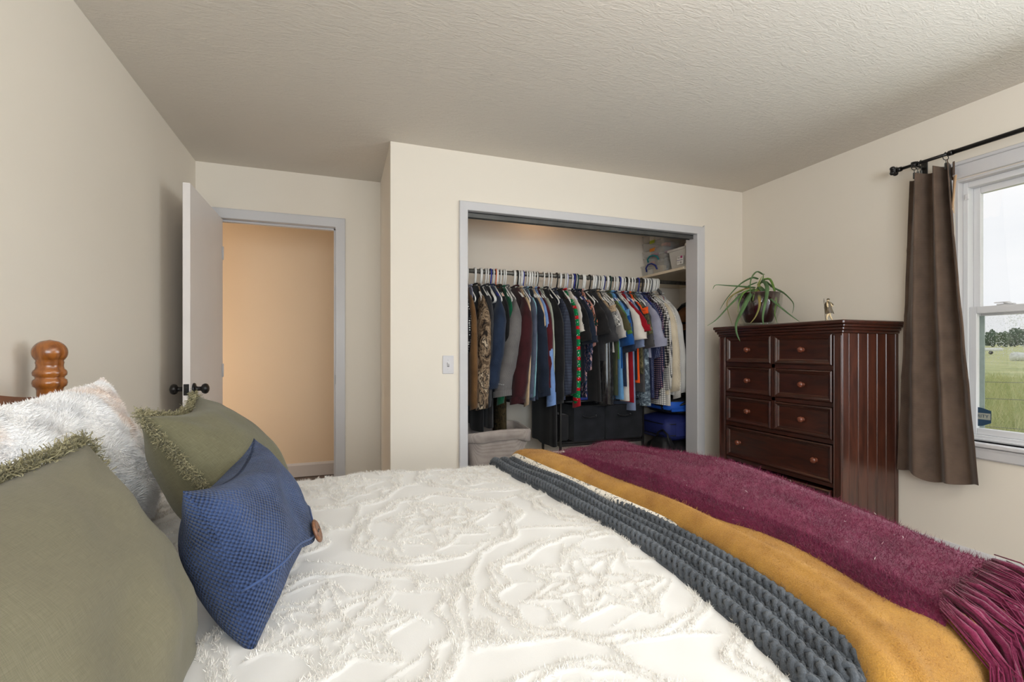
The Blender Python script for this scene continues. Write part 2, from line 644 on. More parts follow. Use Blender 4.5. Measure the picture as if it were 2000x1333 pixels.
baseboard('baseboard_right', 'y', YN, YC, XR, -1)
baseboard('baseboard_left', 'y', YN, YA, XL, 1)
baseboard('baseboard_closet', 'x', .29, CX0 - .06, YC, -1)
baseboard('baseboard_closet_right', 'x', CX1 + .07, XR - .016, YC, -1)
baseboard('baseboard_alcove', 'x', .045, .29, YA, -1)
baseboard('baseboard_alcove_side', 'y', YC, YA - .016, .292, -1)
baseboard('baseboard_hall', 'x', -2.8, 1.8, 4.80, -1, .125)
baseboard('baseboard_closet_back', 'x', .40, XR, YA, -1, .1)


def casing_set(root, x0, x1, h, face, w, wr=None, names=('side_casing', 'head_casing')):
    """three mitred boards round an opening in a wall facing -y"""
    wr = wr or w
    prof = [(0, 0), (0, .016), (.006, .019), (w * .78, .015), (w - .006, .012), (w, .008), (w, 0)]

    def board(name, a, c, inward, width, p0, p1):
        pass
    for nm, side in ((names[0], -1), (names[0], 1)):
        ww = w if side < 0 else wr
        x = x0 if side < 0 else x1
        m = MB()
        pts = [(0, 0), (0, .013), (.004, .016), (ww * .8, .019), (ww - .004, .019), (ww, .015), (ww, 0)]
        V, n = [], len(pts)
        for (d, t) in pts: V.append((x + side * d, face - t, 0))
        for (d, t) in pts: V.append((x + side * d, face - t, h + d))
        F = [tuple(range(n)), tuple(range(2 * n - 1, n - 1, -1))] + [(i, (i + 1) % n, n + (i + 1) % n, n + i) for i in range(n)]
        m.add(V, F)
        m.build(nm, M['trim'], root)
    m = MB()
    pts = [(0, 0), (0, .013), (.004, .016), (w * .8, .019), (w - .004, .019), (w, .015), (w, 0)]
    V, n = [], len(pts)
    for (d, t) in pts: V.append((x0 - d, face - t, h + d))
    for (d, t) in pts: V.append((x1 + d * wr / w, face - t, h + d))
    F = [tuple(range(n)), tuple(range(2 * n - 1, n - 1, -1))] + [(i, (i + 1) % n, n + (i + 1) % n, n + i) for i in range(n)]
    m.add(V, F)
    m.build(names[1], M['trim'], root)


# closet opening: trim, jambs, sliding-door track
t1 = struct_empty('trim_1')
casing_set(t1, CX0, CX1, CH, YC, .056, .070)
for nm, bx in (('jamb', (CX0 - .017, CX0, YC - .001, YC + .116, 0, CH)), ('jamb', (CX1, CX1 + .017, YC - .001, YC + .116, 0, CH)),
               ('head_jamb', (CX0 - .017, CX1 + .017, YC - .001, YC + .116, CH, CH + .017))):
    MB().box(*bx, b=.001).build(nm, M['trim'], t1)
MB().box(CX0 + .001, CX1 - .001, YC + .030, YC + .034, CH - .032, CH).box(CX0 + .001, CX1 - .001, YC + .030, YC + .075, CH - .004, CH) \
    .box(CX0 + .001, CX1 - .001, YC + .052, YC + .055, CH - .028, CH).box(CX0 + .001, CX1 - .001, YC + .073, YC + .076, CH - .030, CH) \
    .build('track', M['grey_metal'], t1)
part_label(t1.children[-1], 'dark grey metal sliding door track')

# bedroom doorway: trim, jambs with stops, strike plate
t2 = struct_empty('trim_2')
casing_set(t2, DX0, DX1, DH, YA, .068)
for nm, bx in (('jamb', (DX0 - .017, DX0, YA - .001, YA + .116, 0, DH)), ('jamb', (DX1, DX1 + .017, YA - .001, YA + .116, 0, DH)),
               ('head_jamb', (DX0 - .017, DX1 + .017, YA - .001, YA + .116, DH, DH + .017)),
               ('stop', (DX1 - .012, DX1, YA + .040, YA + .075, 0, DH)), ('stop', (DX0, DX0 + .012, YA + .040, YA + .075, 0, DH)),
               ('stop', (DX0, DX1, YA + .040, YA + .075, DH - .012, DH))):
    MB().box(*bx, b=.001).build(nm, M['trim'], t2)
MB().box(DX1 - .002, DX1, YA + .004, YA + .034, .915, .985, b=.0008).build('strike_plate', M['black_metal'], t2)

# open door against the left wall
d1 = struct_empty('door_1', (-.768, YA - .003, 0))
dm = MB().box(-.0175, .0175, -.752, 0, .012, 2.062, b=.0015)
d1p = dm.build('panel', M['door_paint'], d1)


def knob(sx, slot):
    m = MB()
    c = (sx * .0175, -.69, .955)
    m.lathe([(1e-4, 0), (.032, 0), (.033, sx * .003), (.031, sx * .008), (.022, sx * .011), (.015, sx * .013), (.012, sx * .022), (.012, sx * .034),
             (.015, sx * .038), (.024, sx * .043), (.0285, sx * .052), (.0285, sx * .060), (.024, sx * .068), (.012, sx * .074), (1e-4, sx * .0755)], c, 'x', 20)
    return m.build('knob', M['black_metal'], d1)


k1 = knob(1, 0); k2 = knob(-1, 0)
MB().box(-.0125, .0125, -.7545, -.7515, .925, .985, b=.0008).box(-.007, .007, -.762, -.754, .945, .966, b=.002).build('latch_plate', M['black_metal'], d1)
for z in (.22, 1.03, 1.83):
    MB().tube([(.019, -.002, z - .045), (.019, -.002, z + .045)], .006, 8).box(.0172, .0186, -.034, -.004, z - .044, z + .044).build('hinge', M['trim'], d1)

# light switch on the closet wall
sw = thing('light_switch', 'white toggle light switch plate on the cream wall left of the closet', 'switch', (.6475, YC, 1.075))
M['switch'] = plain('switch_plastic', (214, 210, 212), .35, .4, .01)
MB().box(-.036, .036, -.006, 0, -.058, .058, b=.003).build('plate', M['switch'], sw)
MB().prism([(-.005, .011), (-.016, .014), (-.017, .006), (-.005, -.011)], 'x', -.005, .005).build('toggle', M['switch'], sw)
MB().box(-.0065, .0065, -.0066, -.0058, -.0135, .0135).build('toggle_slot', M['grey_metal'], sw)
for z in (-.03, .03):
    MB().lathe([(1e-4, -.0075), (.003, -.007), (.0033, -.006), (.0033, -.005)], (0, 0, z), 'y', 8).build('screw', M['switch'], sw)

# ------------------------------------------------------------------ window with view
M['glass'] = None


def glass_mat(name, tint=(1, 1, 1, 1), gloss=.06):
    m = bpy.data.materials.new(name); m.use_nodes = True
    nt = m.node_tree; nt.nodes.clear()
    o = N(nt, 'ShaderNodeOutputMaterial'); mx = N(nt, 'ShaderNodeMixShader')
    tr = N(nt, 'ShaderNodeBsdfTransparent'); tr.inputs[0].default_value = tint
    gl = N(nt, 'ShaderNodeBsdfGlossy'); gl.inputs['Roughness'].default_value = .02
    mx.inputs[0].default_value = gloss
    nt.links.new(tr.outputs[0], mx.inputs[1]); nt.links.new(gl.outputs[0], mx.inputs[2]); nt.links.new(mx.outputs[0], o.inputs[0])
    return m


def insect_screen_mat():
    """fine grey mesh with water drops caught in it"""
    m = bpy.data.materials.new('insect_screen_mesh'); m.use_nodes = True
    nt = m.node_tree; nt.nodes.clear()
    o = N(nt, 'ShaderNodeOutputMaterial'); m1 = N(nt, 'ShaderNodeMixShader'); m2 = N(nt, 'ShaderNodeMixShader')
    tr = N(nt, 'ShaderNodeBsdfTransparent'); di = N(nt, 'ShaderNodeBsdfDiffuse'); di.inputs[0].default_value = lin((150, 156, 158))
    dr = N(nt, 'ShaderNodeBsdfTranslucent'); dr.inputs[0].default_value = lin((240, 244, 246))
    m1.inputs[0].default_value = .10
    vec = coords(nt)
    v = N(nt, 'ShaderNodeTexVoronoi', Scale=150.0); nt.links.new(vec, v.inputs['Vector'])
    n = N(nt, 'ShaderNodeTexNoise', Scale=5.0, Detail=3.0); nt.links.new(vec, n.inputs['Vector'])
    th = N(nt, 'ShaderNodeMath', operation='MULTIPLY_ADD'); th.inputs[1].default_value = 1.5; th.inputs[2].default_value = -.58
    nt.links.new(n.outputs['Fac'], th.inputs[0])
    lt = N(nt, 'ShaderNodeMath', operation='LESS_THAN'); nt.links.new(v.outputs['Distance'], lt.inputs[0]); nt.links.new(th.outputs[0], lt.inputs[1])
    am = N(nt, 'ShaderNodeMath', operation='MULTIPLY'); am.inputs[1].default_value = .55; nt.links.new(lt.outputs[0], am.inputs[0])
    nt.links.new(tr.outputs[0], m1.inputs[1]); nt.links.new(di.outputs[0], m1.inputs[2])
    nt.links.new(am.outputs[0], m2.inputs[0]); nt.links.new(m1.outputs[0], m2.inputs[1]); nt.links.new(dr.outputs[0], m2.inputs[2])
    nt.links.new(m2.outputs[0], o.inputs[0])
    return m


M['glass'] = glass_mat('window_glass')
M['screen'] = insect_screen_mat()
w1 = struct_empty('window_1', (XR, 0, 0))
V_ = M['trim']
# casing boards on the room side
MB().box(-.019, 0, WY0 - .065, WY1 + .065, WZ1 + .004, WZ1 + .072, b=.003).build('head_casing', V_, w1)
MB().box(-.026, 0, WY0 - .07, WY1 + .07, WZ1 + .072, WZ1 + .090, b=.004).build('head_cap', V_, w1)
MB().box(-.019, 0, WY1 + .004, WY1 + .065, WZ0 + .0, WZ1 + .004, b=.003).build('side_casing', V_, w1)
MB().box(-.019, 0, WY0 - .065, WY0 - .004, WZ0 + .0, WZ1 + .004, b=.003).build('side_casing', V_, w1)
MB().box(-.030, .075, WY0 - .07, WY1 + .07, WZ0 - .022, WZ0, b=.004).build('sill', V_, w1)
MB().prism([(0, WZ0 - .022), (-.022, WZ0 - .026), (-.018, WZ0 - .04), (-.016, WZ0 - .078), (-.010, WZ0 - .085), (0, WZ0 - .085)], 'y', WY0 - .05, WY1 + .05).build('apron', V_, w1)
# jamb boards and vinyl frame
MB().box(0, .075, WY1 - .012, WY1, WZ0, WZ1, b=.001).build('jamb', V_, w1)
MB().box(0, .075, WY0, WY0 + .012, WZ0, WZ1, b=.001).build('jamb', V_, w1)
MB().box(0, .075, WY0 + .012, WY1 - .012, WZ1 - .012, WZ1, b=.001).build('head_jamb', V_, w1)
vy0, vy1, vz0, vz1 = WY0 + .012, WY1 - .012, WZ0, WZ1 - .012
fr = M['vinyl']
mid = (vy0 + vy1) / 2
MB().box(.040, .125, vy1 - .022, vy1, vz0, vz1, b=.002).build('frame', fr, w1)
MB().box(.040, .125, vy0, vy0 + .022, vz0, vz1, b=.002).build('frame', fr, w1)
MB().box(.040, .125, vy0 + .022, vy1 - .022, vz1 - .03, vz1, b=.002).build('frame', fr, w1)
MB().box(.040, .125, vy0 + .022, vy1 - .022, vz0, vz0 + .03, b=.002).box(.034, .05, vy0 + .022, vy1 - .022, vz0 + .004, vz0 + .014, b=.002).build('frame', fr, w1)
a0, a1 = vy0 + .022, vy1 - .022


def sash(x0, x1, z0, z1, st, bot, top, m_st):
    for yy in ((a0, a0 + st), (a1 - st, a1)):
        MB().box(x0, x1, yy[0], yy[1], z0, z1, b=.002).build('stile', m_st, w1)
    MB().box(x0 - .002, x1, a0 + st, a1 - st, z1 - top, z1, b=.003).build('rail', fr, w1)
    MB().box(x0, x1, a0 + st, a1 - st, z0, z0 + bot, b=.003).build('rail', fr, w1)
    MB().box((x0 + x1) / 2 - .002, (x0 + x1) / 2 + .002, a0 + st - .004, a1 - st + .004, z0 + bot - .004, z1 - top + .004).build('pane', M['glass'], w1)


sash(.086, .112, 1.345, vz1 - .03, .030, .034, .034, fr)
sash(.052, .078, vz0 + .03, 1.392, .030, .034, .036, fr)
MB().box(.118, .124, a0, a0 + .022, vz0 + .03, 1.36).box(.118, .124, a1 - .030, a1, vz0 + .03, 1.36).build('shaded_stile', M['shaded_stile'], w1)  # set-back side strips, toned as the lower stile in shade
MB().box(.1205, .1212, a0 + .022, a1 - .030, vz0 + .03, 1.36).build('insect_screen', M['screen'], w1)
# sash lock on the meeting rail
MB().box(.056, .074, 1.355, 1.425, 1.392, 1.400, b=.003).lathe([(.014, 0), (.014, .006), (.009, .009), (1e-4, .010)], (.065, 1.385, 1.400), 'z', 12) \
    .box(.057, .068, 1.375, 1.435, 1.404, 1.409, b=.002).build('sash_lock', fr, w1)
# small catch on the jamb
MB().box(.030, .040, vy1 - .03, vy1 - .012, 1.955, 1.985, b=.003).build('tilt_latch', fr, w1)

# security sticker on the lower pane
st = thing('security_sticker', 'dark blue eight-sided security sticker at the lower corner of the window pane', 'sticker', (XR + .0640, 1.508, .822))
M['sticker'] = plain('sticker_navy', (46, 70, 92), .5, .3, .05)
M['sticker_band'] = plain('sticker_band', (160, 160, 148), .5, .3, .05)
m = MB(); oc = [(-.066, -.028), (-.028, -.046), (.0, -.051), (.028, -.046), (.066, -.028), (.066, .034), (.028, .046), (0, .050), (-.028, .046), (-.066, .034)]
m.prism([(y * .92, z) for y, z in oc], 'x', -.0012, -.0002)
m.build('backing', M['sticker'], st)
MB().box(-.0017, -.0010, -.058, .058, -.013, .020).build('band', M['sticker_band'], st)
fc = bpy.data.curves.new('lettering', 'FONT'); fc.body = 'SECURITY'; fc.size = .023; fc.align_x = 'CENTER'; fc.align_y = 'CENTER'; fc.extrude = .0003
fo = bpy.data.objects.new('lettering', fc); COL.objects.link(fo); fo.parent = st; fo.location = (-.0020, 0, .0035); fo.rotation_euler = (PI / 2, 0, -PI / 2)
bpy.context.view_layer.update()
me_ = bpy.data.meshes.new_from_object(fo.evaluated_get(bpy.context.evaluated_depsgraph_get()))
bpy.data.objects.remove(fo)
me_.materials.clear(); me_.materials.append(M['sticker'])
fo = link('lettering', me_, st); fo.location = (-.0020, 0, .0035); fo.rotation_euler = (PI / 2, 0, -PI / 2)

# ------------------------------------------------------------------ outside: meadow, trees, wire fence, trailer
def meadow_mat():
    m, nt, b = new_mat('meadow_grass_ground')
    v = coords(nt)
    n1 = N(nt, 'ShaderNodeTexNoise', Scale=.35, Detail=8.0, Roughness=.7); nt.links.new(v, n1.inputs['Vector'])
    nt.links.new(ramp(nt, n1.outputs['Fac'], [(.3, lin((150, 162, 104))), (.5, lin((188, 192, 130))), (.7, lin((212, 204, 154)))]), b.inputs['Base Color'])
    b.inputs['Roughness'].default_value = .95
    return m


GZ = -.45
def rise(x):
    """the meadow climbs gently away from the house"""
    return GZ + np.maximum(0, np.asarray(x, float) - 14) * .0125


m = MB()
xs_ = [XR + .13, 14, 60, 200, 700]
m.add([(x, y, float(rise(x))) for x in xs_ for y in (-60 - x, 60 + 1.6 * x)] + [(x, y, GZ - 1) for x in (xs_[0], xs_[-1]) for y in (-60 - x, 60 + 1.6 * x)],
      [(2 * i, 2 * i + 1, 2 * i + 3, 2 * i + 2) for i in range(4)] + [(10, 11, 13, 12)])
g = m.build('ground', meadow_mat()); g['kind'] = 'structure'
nb = 26000
gx = XR + 1.2 + 26 * rng.random(nb) ** 1.7
gy = gx * (.30 + .32 * rng.random(nb)) + rng.normal(0, .25, nb)
P = np.stack([gx, gy, rise(gx)], 1)
hgt = (.20 + .34 * rng.random(nb))
D = np.stack([rng.normal(0, .10, nb), rng.normal(0, .10, nb), hgt], 1)
Bd = np.stack([rng.normal(0, .07, nb), rng.normal(0, .07, nb), -.04 * rng.random(nb)], 1)
Vs, Fs = strands(P, D, .010 + .012 * rng.random(nb), Bd)


def blade_mat():
    m, nt, b = new_mat('grass_blade')
    v = coords(nt)
    n1 = N(nt, 'ShaderNodeTexNoise', Scale=2.2, Detail=5.0, Roughness=.7); nt.links.new(v, n1.inputs['Vector'])
    nt.links.new(ramp(nt, n1.outputs['Fac'], [(.28, lin((128, 146, 84))), (.45, lin((176, 186, 116))), (.6, lin((208, 206, 146))), (.75, lin((222, 208, 166)))]), b.inputs['Base Color'])
    b.inputs['Roughness'].default_value = .8
    return m


gr = fast_mesh('meadow_grass', Vs, Fs, blade_mat(), kind='stuff')
tag(gr, 'tall uncut green and straw-coloured grass of the meadow outside the window', 'grass')

M['bark'] = plain('bark', (84, 72, 60), .9)
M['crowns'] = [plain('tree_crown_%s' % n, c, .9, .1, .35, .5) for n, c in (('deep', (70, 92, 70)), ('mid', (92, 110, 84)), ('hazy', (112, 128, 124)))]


def tree(x, y, h, w, mi, label):
    r = thing('tree', label, 'tree', (x, y, float(rise(x)) - .2), group='trees along the far edge of the meadow')
    MB().tube([(0, 0, 0), (.1, 0, h * .35), (0, .1, h * .6)], [.3, .24, .15], 7).build('trunk', M['bark'], r)
    bm = bmesh.new(); bmesh.ops.create_icosphere(bm, subdivisions=4, radius=1)
    for v in bm.verts:
        n = v.co.copy()
        d = 1 + .18 * math.sin(n.x * 5 + x) * math.sin(n.y * 6 + y) + .14 * math.sin(n.z * 9 + x * 3) * math.sin(n.y * 11) + random.uniform(-.10, .10)
        v.co = Vector((n.x * w * d, n.y * w * d, h * .56 + n.z * h * .46 * d))
    me = bpy.data.meshes.new('crown'); bm.to_mesh(me); bm.free()
    me.materials.append(M['crowns'][mi])
    link('crown', me, r)


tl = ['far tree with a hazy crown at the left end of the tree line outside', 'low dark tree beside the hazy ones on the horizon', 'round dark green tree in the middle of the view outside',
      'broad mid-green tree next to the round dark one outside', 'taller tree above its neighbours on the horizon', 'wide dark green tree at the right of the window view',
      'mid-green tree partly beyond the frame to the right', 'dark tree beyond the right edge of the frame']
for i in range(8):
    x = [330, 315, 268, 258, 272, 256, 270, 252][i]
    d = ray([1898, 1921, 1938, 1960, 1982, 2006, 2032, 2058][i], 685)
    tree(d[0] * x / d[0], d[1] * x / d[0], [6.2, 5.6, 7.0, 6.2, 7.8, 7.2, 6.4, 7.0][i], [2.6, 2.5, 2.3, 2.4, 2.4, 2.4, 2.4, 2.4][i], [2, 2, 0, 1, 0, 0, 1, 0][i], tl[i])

M['white_paint'] = plain('white_vehicle_paint', (235, 236, 238), .4)
d = ray(1924, 685) * 95 / ray(1924, 685)[0]
tr_ = thing('trailer', 'low white flat trailer parked far out in the meadow', 'trailer', (d[0], d[1], float(rise(d[0]))), (0, 0, .5))
MB().box(-.7, .7, -1.9, 1.9, .52, 1.02, b=.12).build('body', M['white_paint'], tr_)
for y in (-.6, .3):
    MB().lathe([(1e-4, -.08), (.23, -.08), (.26, -.04), (.26, .04), (.23, .08), (1e-4, .08)], (-.60, y, .26), 'x', 14).build('wheel', M['black_metal'], tr_)
    MB().box(-.55, .6, y - .05, y + .05, .22, .56).build('axle', M['black_metal'], tr_)
d = ray(1988, 692) * 62 / ray(1988, 692)[0]
hb = thing('hay_bale', 'pale wrapped round bale lying in the meadow at the right edge of the view', 'bale', (d[0], d[1], float(rise(d[0])) - .05), (0, 0, .7))
M['wrap'] = plain('bale_wrap', (214, 216, 212), .5, .3, .2, 5)
MB().lathe([(1e-4, -.5), (.36, -.5), (.42, -.45), (.45, -.2), (.45, .2), (.42, .45), (.36, .5), (1e-4, .5)], (0, 0, .44), 'y', 20).build('bale', M['wrap'], hb)
fn = thing('wire_fence', 'thin two-strand wire fence across the tall grass outside', 'fence', (9.5, 4.6, GZ))
M['wire'] = plain('fence_wire', (120, 122, 118), .5, metal=.5)
dirv = np.array([-.30, .95, 0.])
for z in (.42, .86, 1.12):
    MB().tube([tuple(dirv * t + np.array([0, 0, z - .02 * math.sin(t)])) for t in np.linspace(-3.2, 3.2, 9)], .004, 5).build('wire', M['wire'], fn)
for t in (-3.2, 3.2):
    p = dirv * t
    MB().tube([(p[0], p[1], -.1), (p[0], p[1], 1.25)], .035, 8).build('post', M['bark'], fn)
# ------------------------------------------------------------------ bed
M['pine'] = wood('honey_pine', (108, 56, 16), (178, 106, 42), (16, 16, 2.4), .26, .7, .04, 2.2)
M['pine_rail'] = wood('honey_pine_rail', (98, 50, 24), (140, 80, 44), (9, 1.2, 9), .32, .5, .04, 3.0)
BY0, BY1, BX1, BZ = .50, 1.86, 1.20, .69
bed = thing('bed', 'wooden bed with turned cannonball posts against the left wall, under the white bedspread', 'bed', (-.83, 1.15, 0))
prof = [(.047, 0), (.050, .1), (.040, .16), (.048, .2), (.048, .62), (.051, .90), (.0515, .95), (.050, .985), (.045, 1.0), (.0405, 1.022), (.0405, 1.045), (.044, 1.052), (.052, 1.057), (.0545, 1.066),
        (.0525, 1.075), (.045, 1.080), (.0455, 1.085), (.0525, 1.090), (.0535, 1.098), (.051, 1.104), (.045, 1.109), (.0425, 1.116), (.043, 1.124), (.0445, 1.127),
        ]
prof += [(.0556 * math.sqrt(max(0, 1 - ((z - 1.1595) / .0385) ** 2)) + 1e-4, z) for z in np.linspace(1.1345, 1.198, 15)]
for y in (.695, -.695):
    MB().lathe([(1e-4, 0)] + [(r_ * .745, z_) for r_, z_ in prof], (0, y, 0), 'z', 32).build('post', M['pine'], bed)
top = [(-.595 + 1.19 * i / 24, 1.032 + .07 * math.sin(PI * i / 24) ** 1.5) for i in range(25)]
poly = [(.595, .45), (-.595, .45)] + top
MB().prism(poly, 'x', -.016, .016).build('headboard_panel', M['pine_rail'], bed)
for y in (.64, -.64):
    MB().box(-.012, .012, y - .06, y + .06, .46, .93, b=.004).build('headboard_rail', M['pine_rail'], bed)
for y in (.68, -.68):
    MB().box(.05, 1.98, y - .012, y + .012, .20, .34, b=.004).build('side_rail', M['pine_rail'], bed)
M['ticking'] = plain('mattress_cloth', (222, 220, 214), .8)
MB().box(.05, 1.98, -.655, .655, .20, BZ - .055, b=.05).build('mattress', M['ticking'], bed)
for x in (1.9,):
    for y in (.6, -.6):
        MB().box(x, x + .06, y - .03, y + .03, 0, .22, b=.006).build('leg', M['pine_rail'], bed)


# bed surface: p along the bed (past the foot it bends down), q across the bed (past either side it bends down)
def bend(t, hi, r):
    a = np.maximum(t - hi, 0)
    arc = r * PI / 2
    ang = np.minimum(a / r, PI / 2)
    c = np.where(a > 0, hi + r * np.sin(ang), t)
    d = r * (1 - np.cos(ang)) + np.maximum(a - arc, 0)
    return c, d, ang


def surf(p, q, h, r=.075):
    """point at height h over the bed top, wrapping round its edges"""
    p = np.asarray(p, float); q = np.asarray(q, float); h = np.asarray(h, float)
    cx, dx, ax = bend(p, BX1 - .02, r)
    cy1, dy1, ay1 = bend(q, BY1, r)
    cy0, dy0, ay0 = bend(-q, -BY0, .045)
    cy = np.where(q > BY1, cy1, np.where(q < BY0, -cy0, q))
    dy = np.maximum(dy1, dy0)
    ay = ay1 - ay0
    nx, ny = np.sin(ax), np.sin(ay)
    nz = np.cos(ax) * np.cos(ay)
    ln = np.sqrt(nx * nx + ny * ny + nz * nz) + 1e-9
    drop = np.sqrt(dx * dx + dy * dy)
    sag = .006 * np.sin(cx * 5.1 + 1) * np.sin(cy * 4.3) + .004 * np.sin(cx * 11 + cy * 7)
    X = cx + h * nx / ln; Y = cy + h * ny / ln
    Z = BZ + sag * (drop < .02) - drop + h * nz / ln
    return np.stack([X, Y, Z], -1)


def tuft_mask(x, y):
    """chenille medallions: double scalloped rings, petals and wandering vines, drawn by hand rather than ruled"""
    wx = .016 * np.sin(7.3 * y + 2.1 * np.sin(4.1 * x)) + .007 * np.sin(23 * y + 11 * x)
    wy = .016 * np.sin(6.7 * x + 1.7 * np.sin(5.3 * y) + 1) + .007 * np.sin(19 * x - 13 * y)
    x = x + wx; y = y + wy
    S = .50
    row = np.round(y / (S * .866))
    xo = x - (row % 2) * S * .5
    cx = np.round(xo / S) * S
    dx, dy = xo - cx, y - row * S * .866
    r = np.hypot(dx, dy); th = np.arctan2(dy, dx) + .3 + 1.7 * row + 2.3 * cx
    out = np.zeros_like(r)
    wob = .005 * np.sin(9 * th + 7 * x) + .004 * np.sin(37 * x + 29 * y)
    rings = ((.212 + .014 * np.abs(np.cos(5.5 * th)), .0075), (.184 + .020 * np.abs(np.cos(5.5 * th + .5)), .0065), (.030, .010),
             (.132 - .078 * np.abs(np.sin(3.5 * th)), .0075), (.150 - .05 * np.abs(np.sin(3.5 * th + .12)), .006), (.070 + .020 * np.cos(7 * th), .006))
    for rr, w in rings:
        out = np.maximum(out, np.clip(1.5 - np.abs(r - rr + wob) / w, 0, 1))
    v = np.abs(np.sin(x * 14 + 1.8 * np.sin(y * 11)) * .5 + np.sin(y * 17 + 1.2 * np.sin(x * 9)) * .5)
    out = np.maximum(out, np.where(r > .238, np.clip(1.3 - v / .07, 0, 1), 0))
    v2 = np.abs(np.sin(x * 31 + 2 * np.sin(y * 21)) * .5 + np.sin(y * 27) * .5)
    out = np.maximum(out, np.where((r > .06) & (r < .175), .7 * np.clip(1.2 - v2 / .09, 0, 1), 0))
    return out


p = np.linspace(-.80, BX1 + .32, 420); q = np.linspace(BY0 - .38, BY1 + .40, 470)
Pg, Qg = np.meshgrid(p, q, indexing='ij')
mk = tuft_mask(Pg, Qg)
wr = np.zeros_like(Pg)
for k in range(9):
    a = .35 + .5 * rng.normal(); c = rng.uniform(-1, 2)
    d = (Pg * math.cos(a) + (Qg - 1.1) * math.sin(a) - (c - .5) * .9)
    wr += .0035 * np.exp(-(d / .02) ** 2) * np.clip(np.sin(3 * (Pg + Qg) + k), 0, 1)
G = surf(Pg, Qg,   .004 + .0026 * mk + wr * .35 + .0008 * np.sin(Pg * 60 + Qg * 9) * np.sin(Qg * 41))


def bedspread_mat():
    m, nt, b = new_mat('white_cotton_bedspread')
    b.inputs['Base Color'].default_value = lin((222, 219, 216))
    b.inputs['Roughness'].default_value = .9
    b.inputs['Specular IOR Level'].default_value = .1
    b.inputs['Sheen Weight'].default_value = .1
    v = coords(nt)
    n1 = N(nt, 'ShaderNodeTexNoise', Scale=420.0, Detail=2.0); nt.links.new(v, n1.inputs['Vector'])
    add_bump(nt, b, n1.outputs['Fac'], .2, .001)
    return m


M['spread'] = bedspread_mat()
M['chenille'] = fabric('chenille_tuft', (236, 231, 224), (218, 210, 201), 600, .1)
dv = fast_mesh('bedspread', G.reshape(-1, 3), grid_faces(420, 470), M['spread'])
tag(dv, 'white cotton bedspread with tufted chenille medallions covering the bed', 'bedspread')
n = 760000
pp = rng.uniform(-.55, BX1 + .05, n); qq = rng.uniform(BY0 - .12, BY1 + .14, n)
keep = (tuft_mask(pp, qq) > rng.uniform(.25, 1, n)) & ~((pp > .85) & (qq < 1.9))
pp, qq = pp[keep], qq[keep]
B0 = surf(pp, qq, np.full(len(pp), .0055)); B1 = surf(pp, qq, np.full(len(pp), .03))
up = (B1 - B0) / .024
D = up * (.0022 + .0034 * rng.random((len(pp), 1))) + rng.normal(0, .0026, (len(pp), 3))
Vs, Fs = strands(B0, D, .0007 + .0006 * rng.random(len(pp)), rng.normal(0, .0015, (len(pp), 3)))
fast_mesh('tufts', Vs, Fs, M['chenille'], dv, 'stuff')


# ------------------------------------------------------------------ throws folded across the foot of the bed
def interp(tab, x):
    t = sorted(tab)
    return np.interp(x, [a for a, _ in t], [b for _, b in t])


def smooth_interp(tab, x):
    y = interp(tab, x)
    for d in (.03, .06):
        y = .5 * y + .25 * (interp(tab, x - d) + interp(tab, x + d))
    return y


def throw_grid(xl, q0, q1, h, nq, npp, roll, p_end, extra=None):
    q = np.linspace(q0, q1, nq)
    left = smooth_interp(xl, q)
    s = np.linspace(0, 1, npp) ** 1.15
    Q = np.repeat(q[:, None], npp, 1)
    Pm = left[:, None] + (p_end - left[:, None]) * s[None, :]
    d = Pm - left[:, None]
    rise = np.where(d < roll, np.sqrt(np.clip(1 - (1 - d / roll) ** 2, 0, 1)), 1.0)
    H = smooth_interp(h, Q.ravel()).reshape(Q.shape) * rise
    if extra is not None:
        H = H + extra(Pm, Q, d)
    return Pm, Q, H, left, q


def fuzz(name, Pm, Q, H, n, length, width, mat, parent, lean=.6, qlo=.3, qhi=2.05, pmax=1.36):
    nq, npp = Q.shape
    i = rng.uniform(0, nq - 1.001, n); j = rng.uniform(0, npp - 1.001, n)
    i0, j0 = i.astype(int), j.astype(int); fi, fj = i - i0, j - j0

    def bl(A):
        return (A[i0, j0] * (1 - fi) * (1 - fj) + A[i0 + 1, j0] * fi * (1 - fj) + A[i0, j0 + 1] * (1 - fi) * fj + A[i0 + 1, j0 + 1] * fi * fj)
    a, b, h = bl(Pm), bl(Q), bl(H)
    k = (b > qlo) & (b < qhi) & (a < pmax)
    a, b, h = a[k], b[k], h[k]
    B0 = surf(a, b, h - .001); U = surf(a, b, h + .02) - surf(a, b, h)
    U /= np.linalg.norm(U, axis=1, keepdims=True)
    m = len(a)
    D = (U * rng.uniform(.35, 1, (m, 1)) + rng.normal(0, lean, (m, 3))) * length * rng.uniform(.5, 1.2, (m, 1))
    neg = (D * U).sum(1, keepdims=True) < 0
    D = np.where(neg, D - 2 * U * (D * U).sum(1, keepdims=True), D)
    Vs, Fs = strands(B0, D, width, rng.normal(0, length * .25, (m, 3)))
    return fast_mesh(name, Vs, Fs, mat, parent, 'stuff')


def close_back(G, th):
    """cloth sheet with thickness: the sheet plus its underside a little below"""
    nq, npp = G.shape[:2]
    return G


